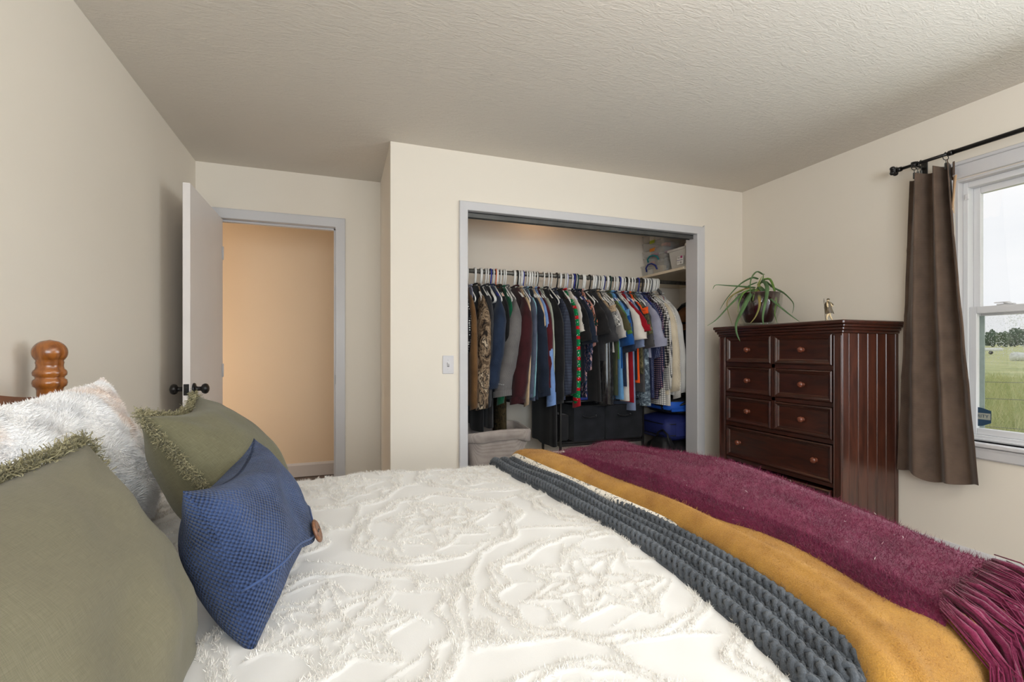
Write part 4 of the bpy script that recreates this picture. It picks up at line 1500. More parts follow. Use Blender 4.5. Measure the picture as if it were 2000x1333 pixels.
def leaf(pix, depth_off, mat, w=.013):
    """long tapered gutter-shaped leaf along control points seen at (px,py) with a distance offset from the pot axis"""
    dist0 = (px_ * SN + py_ * CS)
    P = []
    for (x, y), o in zip(pix, depth_off):
        P.append(ray(x, y) * (dist0 + o) + np.array([0, 0, CAM_H]) - base)
    P = np.array(P)
    k = len(P); t = np.linspace(0, k - 1, 16)
    out = []
    for a in t:
        i = min(int(a), k - 2); f = a - i
        p0, p1, p2, p3 = P[max(i - 1, 0)], P[i], P[i + 1], P[min(i + 2, k - 1)]
        out.append(.5 * ((2 * p1) + (-p0 + p2) * f + (2 * p0 - 5 * p1 + 4 * p2 - p3) * f * f + (-p0 + 3 * p1 - 3 * p2 + p3) * f ** 3))
    out = np.array(out)
    rs = [w * (.72 + .5 * math.sin(PI * min(1, s * 1.8)) * .55) * (1 - s) ** .62 + .0007 for s in np.linspace(0, 1, 16)]
    return MB().tube(out, rs, 7, flat=.55).build('leaf', mat, al)


A_, Bq, Dq, Hq = M['aloe'], M['aloe_bright'], M['aloe_dry'], M['aloe_heart']
leaf([(1474, 562), (1450, 560), (1420, 558), (1398, 557), (1392, 566)], [0, -.04, -.10, -.15, -.16], A_, .012)
leaf([(1480, 545), (1468, 543), (1445, 556), (1420, 583), (1406, 606)], [0, -.01, -.05, -.08, -.10], A_, .013)
leaf([(1472, 565), (1452, 572), (1425, 597), (1400, 624), (1381, 637)], [-.02, -.08, -.15, -.20, -.25], A_, .014)
leaf([(1470, 562), (1448, 567), (1425, 582), (1420, 600), (1430, 635)], [0, -.05, -.10, -.10, -.10], Dq, .009)
leaf([(1470, 568), (1460, 585), (1449, 608), (1438, 632), (1439, 652), (1446, 668)], [-.04, -.14, -.22, -.29, -.32, -.33], A_, .019)
leaf([(1473, 566), (1455, 570), (1444, 590), (1441, 612)], [-.02, -.10, -.15, -.16], Bq, .009)
leaf([(1489, 536), (1478, 531), (1467, 545), (1465, 570), (1466, 592)], [0, -.04, -.07, -.11, -.13], A_, .009)
leaf([(1478, 565), (1473, 575), (1470, 588)], [-.04, -.10, -.15], Bq, .010)
leaf([(1480, 566), (1483, 580), (1483, 600), (1475, 620), (1465, 632)], [-.04, -.13, -.18, -.20, -.20], Dq, .013)
leaf([(1490, 548), (1498, 560), (1497, 580), (1491, 610), (1490, 628), (1494, 641)], [-.02, -.10, -.17, -.22, -.26, -.28], A_, .016)
leaf([(1492, 546), (1504, 546), (1512, 565), (1516, 590), (1513, 612), (1518, 632)], [0, -.03, -.08, -.13, -.15, -.17], Bq, .015)
leaf([(1496, 550), (1512, 563), (1530, 572), (1548, 590), (1550, 602), (1547, 613)], [0, .02, .0, -.06, -.08, -.09], A_, .011)
leaf([(1482, 562), (1494, 573), (1512, 590), (1540, 613), (1562, 629)], [-.03, -.09, -.14, -.20, -.24], A_, .018)
leaf([(1486, 560), (1504, 576), (1520, 595), (1521, 592)], [0, -.06, -.1, -.12], A_, .009)
leaf([(1478, 552), (1464, 558), (1448, 569), (1432, 577), (1422, 592)], [.01, -.02, -.03, -.05, -.06], A_, .009)
leaf([(1484, 556), (1490, 545), (1491, 536), (1494, 537)], [0, -.01, -.02, -.02], Bq, .010)
leaf([(1480, 558), (1484, 549), (1488, 540)], [0, -.01, -.01], Hq, .010)
leaf([(1487, 552), (1500, 553), (1506, 562)], [0, .06, .10], A_, .010)
MB().tube([(0, 0, .19), (.004, -.004, .24), (.0, -.006, .275), (.0, -.004, .30)], [.018, .021, .017, .008], 9).build('stem', Hq, al)

# ------------------------------------------------------------------ saint-like traveller figurine
fp = on_z(1618, 626.5, DZ)
fig = thing('figurine', 'small bronze and ivory figurine striding with a staff on the chest top', 'figurine', (fp[0], fp[1], DZ), (0, 0, YAW * -1))
M['bronze'] = plain('bronze_robe', (84, 70, 50), .45, .5, .3, 60)
M['ivory'] = plain('ivory_skin', (214, 190, 150), .5, .4, .08, 60)


def skin_fig(name, verts, edges, radii, mat, parent, sub=2):
    me = bpy.data.meshes.new(name)
    me.from_pydata(verts, edges, [])
    o = link(name, me, parent)
    sk = o.modifiers.new('skin', 'SKIN'); sk.use_smooth_shade = True
    sv = me.skin_vertices[0].data
    for s, r in zip(sv, radii): s.radius = (r, r) if np.isscalar(r) else r
    sv[0].use_root = True
    ss = o.modifiers.new('sub', 'SUBSURF'); ss.levels = sub; ss.render_levels = sub
    me.materials.append(mat)
    return o


k = .001
# body in local frame: x across the picture, z up, y away; millimetres
vb = [(2, 0, 62), (0, 0, 78), (-2, 0, 93), (-4, -1, 103), (-5, -2, 110), (-3, -3, 118),
      (-8, -5, 96), (-13, -10, 84), (-12, -14, 72), (6, -5, 96), (11, -9, 84), (17, -12, 78),
      (-2, -3, 46), (-9, -4, 26), (-13, -4, 12), (-9, -5, 3), (-4, -6, 2.5),
      (7, 2, 46), (9, 2, 30), (17, 2, 14), (23, 2, 4), (18, 1, 2.5)]
eb = [(0, 1), (1, 2), (2, 3), (3, 4), (4, 5), (2, 6), (6, 7), (7, 8), (2, 9), (9, 10), (10, 11), (0, 12), (12, 13), (13, 14), (14, 15), (15, 16), (0, 17), (17, 18), (18, 19), (19, 20), (20, 21)]
rb = [11, 12, 11, 5.5, 6, 7, 5.5, 4.5, 3.5, 5.5, 4.5, 3.2, 8, 5.5, 4.2, 3.6, 2.6, 8, 5.5, 4.2, 3.6, 2.6]
skin_fig('body', [tuple(c * k for c in p) for p in vb], eb, [r * k for r in rb], M['ivory'], fig)
# robe skirt, cape blown back, hood-like hair
R = []
for z, rx, ry, cx in ((104, 8, 8, -3), (98, 15, 12, -2), (88, 16, 13, -1), (76, 17, 14, 0), (62, 19, 15, 1), (50, 21, 17, 3), (40, 23, 17, 5)):
    R.append([((cx + rx * (1 + .14 * math.sin(5 * a + z * .1)) * math.cos(a)) * k, (ry * (1 + .12 * math.sin(6 * a)) * math.sin(a)) * k, (z + 4 * math.sin(3 * a)) * k) for a in np.linspace(0, 2 * PI, 24, endpoint=False)])
MB().rings(R, cap0=True).build('robe', M['bronze'], fig)
skin_fig('cape', [tuple(c * k for c in p) for p in [(-9, 3, 98), (4, 5, 99), (14, 7, 94), (24, 9, 92), (34, 10, 86), (16, 8, 84), (-13, 0, 90)]], [(0, 1), (1, 2), (2, 3), (3, 4), (2, 5), (0, 6)],
         [9 * k, 10 * k, 10 * k, 9 * k, 5 * k, 8 * k, 7 * k], M['bronze'], fig)
MB().ball((-2 * k, -1.5 * k, 118 * k), 8 * k, 12, 1, 1, .85).ball((-6 * k, -5 * k, 105 * k), 4.5 * k, 10, .8, .8, 1.2).build('hair', M['bronze'], fig)
MB().tube([(-25 * k, -13 * k, 0), (-30 * k, -14 * k, 60 * k), (-34 * k, -14 * k, 112 * k), (-35 * k, -14 * k, 124 * k)], [.0014, .0016, .0015, .0006], 7).ball((-31 * k, -14 * k, 70 * k), .0032, 8).build('staff', M['bronze'], fig)

# ------------------------------------------------------------------ curtain and rod
RX, RZ = 2.965, 2.185
rod = thing('curtain_rod', 'black metal curtain rod above the window with a square flower finial', 'curtain rod', (XR, 1.79, RZ))
rx = RX - XR
m = MB().tube([(rx, -.02, 0), (rx, -.26, 0)], .0085, 12).tube([(rx, -.25, 0), (rx, -1.9, 0)], .0115, 12).tube([(rx, -.243, 0), (rx, -.262, 0)], .0135, 12)
m.build('pole', M['black_metal'], rod)
m = MB().tube([(rx, .0, 0), (rx, -.022, 0)], .013, 12).box(rx - .019, rx + .019, .000, .030, -.019, .019, b=.007)
for sx in (-1, 1):
    for sz in (-1, 1):
        m.ball((rx + sx * .013, .016, sz * .013), .012, 8, 1, 1.25, 1)
m.build('finial', M['black_metal'], rod)
for y in (-.085, -1.7):
    MB().tube([(rx, y, -.013), (rx, y, .013)], .0145, 10).tube([(rx, y, 0), (rx * .5, y, -.006), (0, y, -.012)], .006, 8).box(-.006, 0, y - .016, y + .016, -.045, .035, b=.002).build('bracket', M['black_metal'], rod)

cu = thing('curtain', 'dark brown curtain panel gathered at the left end of the window', 'curtain', (RX, 1.66, 0))
M['brown_cloth'] = fabric('brown_faux_silk', (112, 92, 78), (76, 62, 53), 500, .25, .0008, .62, .25, slub=0, dirs=('Z', 'Z'))
M['lining'] = fabric('cream_lining', (214, 178, 140), (196, 160, 124), 800, .2, .0006)
nz, ny = 90, 120
zt, zb = 2.125, .49
Zf = np.linspace(0, 1, nz); s = np.linspace(0, 1, ny)
C = np.zeros((nz, ny, 3))
for i_, f in enumerate(Zf):
    z = zt + (zb - zt) * f
    yl = .085 + .070 * f ** .9            # far edge
    yr = -.130 - .115 * f ** 1.1          # near edge
    y = yl + (yr - yl) * s
    gather = 1 - .35 * f
    sp = s ** 1.25
    fold = .036 * np.sin(sp * 2 * PI * 2.6 + .9 + .25 * math.sin(f * 3)) * (1.1 - .2 * f) + .007 * np.sin(s * 2 * PI * 5 + f * 2.5) * (1 - .5 * f)
    fold += .006 * np.sin(f * 34 + s * 3) * np.exp(-((f - .62) / .3) ** 2) * .5
    x = fold + .012 * f
    C[i_, :, 0] = x; C[i_, :, 1] = y; C[i_, :, 2] = z - .008 * np.sin(s * 2 * PI * 2.6 + .9) - .018 * np.sin(PI * s) * f + (.02 * (1 - f)) * (s - .3) + .010 * f * np.sin(s * 9)
# faint horizontal packing creases
for f0 in (.235, .46, .67, .87):
    C[:, :, 0] -= (.0035 * np.exp(-((Zf - f0) / .006) ** 2))[:, None] * (.6 + .4 * np.sin(s * 17 + f0 * 40))[None]
fast_mesh('panel', C.reshape(-1, 3), grid_faces(nz, ny), M['brown_cloth'], cu)
# back hem turned over at the near edge, its lining showing
Hm = C[2:12:1, -18:, :].copy()
Hm[..., 0] += .024; Hm[..., 1] = C[2:12:1, -18:, 1] + .006 + np.linspace(0, -.030, 18)[None] * (1 - np.linspace(0, .9, 10)[:, None])
Hm[..., 2] = C[2:12:1, -18:, 2] - .05
fast_mesh('lining', Hm.reshape(-1, 3), grid_faces(10, 18), M['lining'], cu)
Tb = C[0:6, -30:, :].copy(); Tb[..., 0] += .014; Tb[..., 1] = np.linspace(-.07, -.152, 30)[None]; Tb[..., 2] = np.linspace(2.128, 2.060, 6)[:, None]
fast_mesh('back_hem', Tb.reshape(-1, 3), grid_faces(6, 30), M['brown_cloth'], cu)
for yy in (.045, .028, .012, -.10):
    ring = [(.020 * math.cos(a), yy + .0035 * math.sin(a * 2), RZ - .0085 + .020 * math.sin(a)) for a in np.linspace(0, 2 * PI, 20, endpoint=False)]
    rg = MB().tube(ring, .0018, 6, closed=True).build('ring', M['black_metal'], cu)
    MB().tube([(0, yy, RZ - .028), (.002, yy, RZ - .045)], .0018, 6).box(-.004, .006, yy - .005, yy + .005, RZ - .078, RZ - .043, b=.002).build('clip', M['grey_metal'], rg)
# ------------------------------------------------------------------ closet: rod, shelf
RY, RZC = 3.40, 1.752
cr = thing('closet_rod', 'dull grey metal hanging rod running the width of the closet', 'rod', (.40, RY, RZC))
MB().tube([(.0, 0, 0), (XR - .40, 0, 0)], .0165, 16).build('pole', M['galv'], cr)
for x in (.0, XR - .40 - .012):
    MB().lathe([(1e-4, 0), (.032, 0), (.032, .006), (.021, .012), (1e-4, .012)], (x, 0, 0), 'x', 18).build('flange', M['galv'], cr)
M['shelf'] = plain('shelf_paint', (226, 210, 184), .5, .35, .03)
sh = thing('closet_shelf', 'cream painted shelf high at the right end of the closet', 'shelf', (2.59, 3.42, 1.84))
MB().box(0, XR - 2.59, -.30, YA - 3.42, -.022, 0, b=.002).build('board', M['shelf'], sh)
MB().box(.012, XR - 2.59, YA - 3.42 - .018, YA - 3.42, -.085, -.022).build('cleat', M['shelf'], sh)
MB().box(XR - 2.59 - .018, XR - 2.59, -.30, YA - 3.42 - .018, -.085, -.022).build('cleat', M['shelf'], sh)

# clear boxes on the shelf
M['clear_plastic'] = see_through('clear_box_plastic', (236, 233, 226), .24, .2)
M['cloudy'] = see_through('cloudy_box_plastic', (226, 222, 214), .58, .35)


def col_(name, c, **kw):
    return plain('plastic_' + name, c, .45, .4, .05, 8, **kw)


LIME, TEAL, NAVYP, ORNG = col_('lime', (150, 164, 40)), col_('teal', (24, 122, 128)), col_('navy', (40, 48, 120)), col_('orange', (218, 130, 42))
MULTI = {'grey': col_('stuff_grey', (140, 134, 130)), 'pink': col_('stuff_pink', (176, 70, 120)), 'sand': col_('stuff_sand', (190, 172, 138)), 'rust': col_('stuff_rust', (196, 92, 56)), 'white': col_('stuff_white', (228, 224, 216)),
         'dark': col_('stuff_dark', (84, 80, 82))}


def clear_box(x0, x1, y0, y1, z0, h, label, clip, fill, handle=None):
    cx, cy = (x0 + x1) / 2, (y0 + y1) / 2
    r = thing('storage_box', label, 'box', (cx, cy, z0), group='clear boxes on the closet shelf')
    hx, hy = (x1 - x0) / 2, (y1 - y0) / 2
    t = .003
    m = MB()
    for a in range(4):
        pass
    R = []
    for (f, z) in ((.94, 0), (1.0, h - .012), (1.0, h - .012), (1.03, h - .010), (1.03, h - .006), (.985, h - .006), (.925, .003)):
        R.append([(-hx * f, -hy * f, z), (hx * f, -hy * f, z), (hx * f, hy * f, z), (-hx * f, hy * f, z)])
    m.rings(R, cap0=True, cap1=True, smooth=False)
    m.build('tub', M['clear_plastic'], r)
    m = MB().box(-hx * 1.02, hx * 1.02, -hy * 1.02, hy * 1.02, h - .006, h, b=.002)
    m.build('lid', M['clear_plastic'], r)
    if clip:
        MB().box(-hx * 1.03 - .006, -hx * 1.03, -.035, .035, h - .024, h + .003, b=.003).box(-hx * 1.03 - .006, -hx * .9, -.035, .035, h, h + .004, b=.002).build('latch', clip, r)
    if handle:
        a = [(-hx * 1.0 - .004, -.075, h * .35), (-hx * 1.0 - .016, -.068, h * .72), (-hx * 1.0 - .02, -.02, h * .98), (-hx - .02, .03, h * .98), (-hx - .016, .068, h * .72), (-hx - .004, .075, h * .35)]
        MB().tube(a, .0075, 8).build('handle', handle, r)
    rr = random.Random(int(z0 * 1000))
    m = MB()
    for k_ in range(9):
        bx, by = rr.uniform(-hx * .62, hx * .62), rr.uniform(-hy * .7, hy * .7)
        s_ = rr.uniform(.02, .038)
        m.box(bx - s_, bx + s_, by - s_ * 1.2, by + s_ * 1.2, .005, min(h - .015, .02 + rr.uniform(.2, .9) * h), b=.006, mi=k_ % len(fill))
    m.build('contents', [MULTI[f] for f in fill], r)
    return r


x0, x1 = 2.62, 2.90
clear_box(x0 - .01, x1, 3.385, 3.715, 1.8405, .094, 'clear box with a navy carrying handle at the bottom of the shelf stack', None, ['white', 'sand'], NAVYP)
clear_box(x0 + .01, x1, 3.405, 3.705, 1.9350, .074, 'clear box with a teal handle, second from the bottom of the shelf stack', None, ['grey', 'dark', 'rust'], TEAL)
clear_box(x0 + .0, x1, 3.405, 3.705, 2.0095, .060, 'clear box with an orange latch in the middle of the shelf stack', ORNG, ['pink', 'white', 'sand'])
clear_box(x0 + .0, x1, 3.405, 3.705, 2.0700, .070, 'clear box with a lime latch below another lime-latched one on the shelf', LIME, ['grey', 'sand', 'rust'])
clear_box(x0 + .0, x1, 3.405, 3.705, 2.1405, .070, 'clear box with a lime latch near the top of the shelf stack', LIME, ['grey', 'white', 'dark'])
bn = thing('storage_bin', 'open cloudy plastic bin with a white price sticker on the closet shelf', 'box', (2.745, 3.235, 1.8405))
R = []
for (f, z) in ((.82, 0), (.98, .150), (1.06, .150), (1.06, .168), (.985, .168), (.955, .15), (.79, .004)):
    R.append([(-.125 * f, -.105 * f, z), (.125 * f, -.105 * f, z), (.125 * f, .105 * f, z), (-.125 * f, .105 * f, z)])
MB().rings(R, cap0=True, cap1=True, smooth=False).build('tub', M['cloudy'], bn)
MB().box(-.128, -.120, -.075, -.005, .028, .098, b=.001, mi=0).box(-.1285, -.1275, -.074, -.048, .078, .097, mi=1).box(-.1285, -.1275, -.075, -.005, .062, .066, mi=2).box(-.1285, -.1275, -.058, -.05, .036, .052, mi=3) \
    .box(-.1285, -.1275, -.040, -.012, .086, .089, mi=3).box(-.1285, -.1275, -.040, -.018, .079, .082, mi=3).box(-.1285, -.1275, -.040, -.012, .048, .050, mi=3) \
    .build('price_sticker', [MULTI['white'], MULTI['pink'], NAVYP, MULTI['dark']], bn)
m = MB().box(-.085, .07, -.07, .07, .005, .130, b=.02, mi=0).box(-.09, -.02, -.06, .04, .130, .185, b=.008, mi=1).box(-.06, .03, -.085, -.01, .150, .215, b=.008, mi=1)
m.build('contents', [MULTI['rust'], MULTI['white']], bn)

# ------------------------------------------------------------------ hangers
HCOL = {'white': col_('hanger_white', (232, 230, 226)), 'blue': col_('hanger_blue', (44, 54, 150)), 'black': col_('hanger_black', (34, 32, 32)), 'orange': col_('hanger_orange', (236, 122, 84)),
        'grey': col_('hanger_grey', (120, 124, 130)), 'green': col_('hanger_green', (28, 66, 62)), 'lilac': col_('hanger_lilac', (150, 150, 196))}
hk = [(0, .020, -.016), (0, .0225, .0), (0, .018, .014), (0, .006, .0215), (0, -.008, .0208), (0, -.019, .0125), (0, -.0240, -.002), (0, -.0225, -.025), (0, -.014, -.060), (0, -.002, -.090)]
arms = [(0, -.002, -.090), (0, -.03, -.104), (0, -.17, -.196), (0, -.195, -.214), (0, -.202, -.232), (0, -.188, -.244), (0, 0, -.244), (0, .188, -.244), (0, .202, -.232), (0, .195, -.214), (0, .17, -.196), (0, .03, -.104)]
hm = MB().tube(hk, .0054, 6).tube(arms, .0054, 6, closed=True)
hanger0 = hm.build('clothes_hanger', HCOL['white'])
HM = {}
for c_, mt in HCOL.items():
    me = hanger0.data.copy(); me.name = 'clothes_hanger_' + c_
    me.materials.clear(); me.materials.append(mt); HM[c_] = me
hanger0.data = HM['white']
HLAB = {'white': ('white plastic hanger in the row of white ones on the closet rod', 'white hangers on the closet rod'),
        'blue': ('royal blue plastic hanger among the white ones on the closet rod', 'blue hangers on the closet rod'),
        'black': ('black plastic hanger among the white ones on the closet rod', 'black hangers on the closet rod'),
        'orange': ('bright orange plastic hanger between the navy jacket and the green shirt', None),
        'grey': ('grey plastic hanger among the white ones on the closet rod', 'grey hangers on the closet rod'),
        'green': ('dark green plastic hanger among the white ones on the closet rod', 'green hangers on the closet rod'),
        'lilac': ('pale lilac plastic hanger among the white ones on the closet rod', 'lilac hangers on the closet rod')}
used_first = [False]


hang_seen = {}


def short_label(t, k=9):
    w = t.split()[:k]
    while w and w[-1] in ('the', 'a', 'an', 'of', 'and', 'in', 'at', 'below', 'with', 'on', 'to', 'its', 'beside', 'between', 'whose', 'right', 'left', 'under', 'behind', 'near', 'from', 'one', 'next', 'showing', 'hanging', 'down', 'half', 'by'):
        w.pop()
    return ' '.join(w)


def hanger(x, c_='white', yaw=0.0, dy=0.0, what=None):
    if not used_first[0]:
        o = hanger0; used_first[0] = True
        o.data = HM[c_]
    else:
        o = bpy.data.objects.new('clothes_hanger', HM[c_]); COL.objects.link(o)
    o.location = (x, RY + dy, RZC)
    o.rotation_euler = (0, 0, yaw)
    lb, gp = HLAB[c_]
    lb = '%s plastic hanger %s' % (c_, what)
    hang_seen[lb] = hang_seen.get(lb, 0) + 1
    if hang_seen[lb] > 1: lb = ['', 'second ', 'third ', 'fourth '][hang_seen[lb] - 1] + lb
    tag(o, lb, 'hanger', 'hangers on the closet rod')
    return o


# ------------------------------------------------------------------ clothes
def px_x(px, Y=3.17):
    return float(on_y(px, 600, Y)[0])


def py_z(px, py, Y=3.17):
    return float(on_y(px, py, Y)[2])


garments_n = [0]
worn = []


def garment(name, label, cat, mat, pt, pc=None, yc=690, yh=780, kind='long', rx=.021, ry=.06, hc='white', neck=.10, thick=.030, hw=.205, cuff=None, hem_dx=0.0, lean=0.0):
    """clothes on a hanger: front and back as one soft body, two sleeves, neck band; pt/pc: picture x of the front shoulder and cuff"""
    i = garments_n[0]; garments_n[0] += 1
    rg = random.Random(100 + i)
    x = px_x(pt)
    r = thing(name, label, cat, (x, RY, RZC), (0, 0, lean), 'clothes hanging in the closet')
    zh = py_z(pt, yh, RY - .15) - RZC
    ph = rg.uniform(0, 6); f1 = rg.uniform(26, 40)
    top = [(-.112 - (neck - .06) * .35, neck), (-.122 - (neck - .06) * .5, neck + .025), (-.192, .158), (-.226, hw - .012), (-.258, hw), (-.33, hw + .004)]
    zs = list(np.linspace(-.42, zh, 9))
    prof = top + [(z, hw + .004 + .022 * (k_ / 8.0) * (1 if kind != 'tank' else .5)) for k_, z in enumerate(zs)]
    R = []
    na = 26
    for k_, (z, w) in enumerate(prof):
        t = thick * (.45 + .55 * min(1, k_ / 5.0)) * (1 + .25 * k_ / len(prof))
        amp = .009 * min(1, max(0, (k_ - 3) / 8.0))
        ring = []
        for j in range(na):
            a = 2 * PI * j / na
            ca, sa = math.cos(a), math.sin(a)
            y = w * math.copysign(abs(ca) ** .75, ca)
            xx = t * .5 * math.copysign(abs(sa) ** .8, sa) + amp * math.sin(y * f1 + ph) + hem_dx * max(0, (k_ - 5) / 9.0)
            ring.append((xx, y, z + .006 * math.sin(y * 11 + ph) * min(1, k_ / 12.0)))
        R.append(ring)
    MB().rings(R, cap1=False).build('body', mat, r)
    # neck band
    z0 = prof[0][0]
    nb_ = [(.45 * thick * math.sin(a) * .9, (neck + .004) * math.cos(a), z0 + .004 + .010 * abs(math.cos(a))) for a in np.linspace(0, 2 * PI, 20, endpoint=False)]
    MB().tube(nb_, .006, 6, closed=True).build('neck_band', mat, r)
    if kind in ('long', 'short'):
        dx = 0.0 if pc is None else px_x(pc) - x
        for sgn in (-1, 1):
            if kind == 'long':
                zc = py_z(pc or pt, yc) - RZC
                pth = [(0, .165, -.200), (.0, .203, -.250), (dx * .15, .236, -.34), (dx * .48, .245, (zc - .30) * .5), (dx * .8, .238, zc * .82), (dx, .230, zc)]
                rys = [.030, .055, ry, ry, ry * .85, ry * .72]; rxs = [.012, .016, rx, rx * 1.05, rx, rx * .95]
            else:
                zc = py_z(pc or pt, yc) - RZC
                pth = [(0, .165, -.200), (.0, .198, -.245), (dx * .3, .222, -.31), (dx * .7, .240, zc * .86), (dx, .248, zc)]
                rys = [.030, .055, ry, ry * 1.05, ry * 1.1]; rxs = [.010, .014, rx * .8, rx, rx * 1.1]
            # smooth the rings
            t_ = np.linspace(0, len(pth) - 1, 13)
            P_ = np.array([[np.interp(a, range(len(pth)), [p[c] for p in pth]) for c in range(3)] for a in t_])
            for _ in range(2): P_[1:-1] = .25 * P_[:-2] + .5 * P_[1:-1] + .25 * P_[2:]
            ryi = np.interp(t_, range(len(pth)), rys); rxi = np.interp(t_, range(len(pth)), rxs)
            RR = []
            for k_ in range(13):
                ring = []
                for j in range(16):
                    a = 2 * PI * j / 16
                    wv = 1 + .10 * math.sin(k_ * 1.9 + 2 * a + ph)
                    ring.append((P_[k_][0] + rxi[k_] * wv * math.cos(a), sgn * P_[k_][1] + ryi[k_] * math.sin(a) * (1 + .06 * math.sin(k_ * 2.3 + ph)), P_[k_][2] + (.012 * math.cos(a + 1) if k_ == 12 else 0)))
                RR.append(ring)
            mb = MB().rings(RR)
            inner = [[((p[0] - P_[12][0]) * .9 + P_[12][0], (p[1] - sgn * P_[12][1]) * .9 + sgn * P_[12][1], p[2] + s_) for p in RR[12]] for s_ in (0.0, .05)]
            mb.rings(np.concatenate([np.array(RR[12])[None], np.array(inner)]))
            so = mb.build('sleeve', mat, r)
            if cuff is not None:
                cm, ch = cuff
                CR = [[((p[0] - P_[12][0]) * 1.07 + P_[12][0], (p[1] - sgn * P_[12][1]) * 1.05 + sgn * P_[12][1], p[2] + dz) for p in RR[12]] for dz in (ch, .01, -.012)]
                MB().rings(CR).build('cuff', cm, so)
    if hc:
        hanger(x, hc, lean + rg.uniform(-.06, .06), what='holding the ' + short_label(label.replace('second pair of', 'second pair of'))); worn.append((pt, label))
    return r


def F_(name, c, c2=None, **kw):
    return fabric('cloth_' + name, c, c2, kw.pop('weave', 700), .3, .0008, **kw)


CAMO = pattern('cloth_camo', 'camo', [(38, 32, 28), (92, 74, 58), (150, 128, 104), (62, 52, 44), (206, 186, 160), (104, 98, 58)], 12)
CAMO2 = pattern('cloth_dark_camo', 'camo', [(24, 22, 16), (62, 52, 34), (40, 34, 24), (96, 84, 58)], 15)
BLK, BLK2, CHR = F_('black', (30, 29, 30), (16, 15, 16)), F_('soft_black', (40, 38, 38), (22, 21, 22)), F_('charcoal', (66, 65, 67), (44, 43, 46))
NAVY, NVD, SLATE = F_('navy', (44, 56, 78), (26, 34, 52)), F_('dark_navy', (34, 42, 58), (20, 26, 38)), F_('slate', (92, 98, 116), (64, 70, 86))
MAROON, MAR2 = F_('maroon', (70, 30, 34), (44, 18, 22)), F_('wine', (84, 28, 36), (56, 16, 24))
GREYJ = F_('jacket_grey', (116, 112, 110), (92, 88, 88))
GRN = F_('bottle_green', (12, 96, 62), (6, 58, 38))
TANC = F_('canvas_tan', (124, 90, 56), (88, 62, 36))
BEIGE = F_('beige', (206, 180, 148), (178, 152, 122))
SAGE = F_('sage', (176, 180, 166), (146, 150, 136))
DENIM = F_('chambray', (128, 158, 208), (98, 126, 176))
WHT, LGR = F_('white', (226, 218, 208), (202, 194, 186)), F_('light_grey', (196, 190, 184), (170, 164, 160))
PINK = F_('pink', (196, 146, 136), (166, 116, 108))
OLV, LGRN = F_('olive_tee', (92, 86, 60), (66, 62, 42)), F_('leaf_green', (92, 136, 66), (66, 104, 46))
DGRN = F_('army', (66, 72, 54), (46, 52, 38))
SKY, ROYAL = F_('sky_blue', (112, 164, 208), (82, 132, 180)), F_('royal', (34, 92, 160), (18, 62, 122))
RED = F_('red', (166, 22, 38), (122, 10, 24))
GRB = F_('grey_blue', (142, 154, 184), (112, 124, 154))
LAV = F_('lavender_grey', (168, 168, 186), (140, 140, 160))
ORF = F_('hi_vis_orange', (244, 100, 40), (226, 76, 22))
CREAM, PALE = F_('cream_knit', (222, 208, 184), (196, 182, 158), weave=420), F_('pale_grey', (200, 198, 194), (176, 174, 172))
DGY = F_('dark_grey', (88, 86, 86), (66, 64, 66))
DOTS = pattern('cloth_polka', 'dots', [(22, 21, 24), (206, 204, 200)], 62)
PLAID1 = pattern('cloth_blazer_check', 'plaid', [(50, 54, 66), (57, 61, 75), (63, 68, 83), (70, 76, 92)], 90)
PLAID2 = pattern('cloth_navy_plaid', 'plaid', [(30, 36, 58), (52, 60, 88), (120, 60, 70), (206, 206, 214)], 120)
PLAID3 = pattern('cloth_bw_plaid', 'plaid', [(30, 30, 34), (92, 88, 86), (140, 134, 128), (222, 216, 210)], 90)
GRID = pattern('cloth_window_check', 'grid', [(224, 220, 214), (60, 60, 66)], 125)
FEST = pattern('cloth_festive_knit', 'festive', [(16, 118, 68), (190, 22, 34), (232, 228, 220)], 26)
LACE = pattern('cloth_tan_lace', 'wash', [(112, 92, 70), (176, 152, 124), (206, 186, 160)], 70)
BWP = pattern('cloth_bw_print', 'camo', [(26, 25, 27), (222, 218, 212), (70, 68, 70), (230, 226, 220)], 46)
WASH = pattern('cloth_acid_wash', 'wash', [(40, 52, 66), (96, 108, 120), (196, 214, 224)], 24)
FLOR = pattern('cloth_floral', 'camo', [(24, 26, 40), (44, 60, 90), (190, 150, 150), (34, 40, 62)], 40)
FLOR2 = pattern('cloth_teal_floral', 'camo', [(14, 34, 30), (18, 52, 50), (224, 124, 92), (24, 70, 88)], 36)
SPK = pattern('cloth_fleck', 'dots', [(54, 60, 92), (150, 156, 186)], 130)
CAMG = pattern('cloth_green_camo', 'camo', [(56, 58, 42), (92, 90, 66), (130, 122, 92), (44, 46, 34)], 26)
STRP = pattern('cloth_thin_check', 'plaid', [(196, 190, 182), (214, 208, 200), (222, 216, 208), (150, 146, 142)], 130)


def sheen_bag():
    m, nt, b = new_mat('cling_film_over_black')
    b.inputs['Base Color'].default_value = lin((24, 23, 26))
    b.inputs['Roughness'].default_value = .13
    b.inputs['Coat Weight'].default_value = .8
    b.inputs['Coat Roughness'].default_value = .08
    v = coords(nt, (1, 1.5, 1))
    n1 = N(nt, 'ShaderNodeTexNoise', Scale=15.0, Detail=5.0, Roughness=.6, Distortion=2.0); nt.links.new(v, n1.inputs['Vector'])
    add_bump(nt, b, n1.outputs['Fac'], 1.0, .06)
    return m


BAG = sheen_bag()
G_ = garment
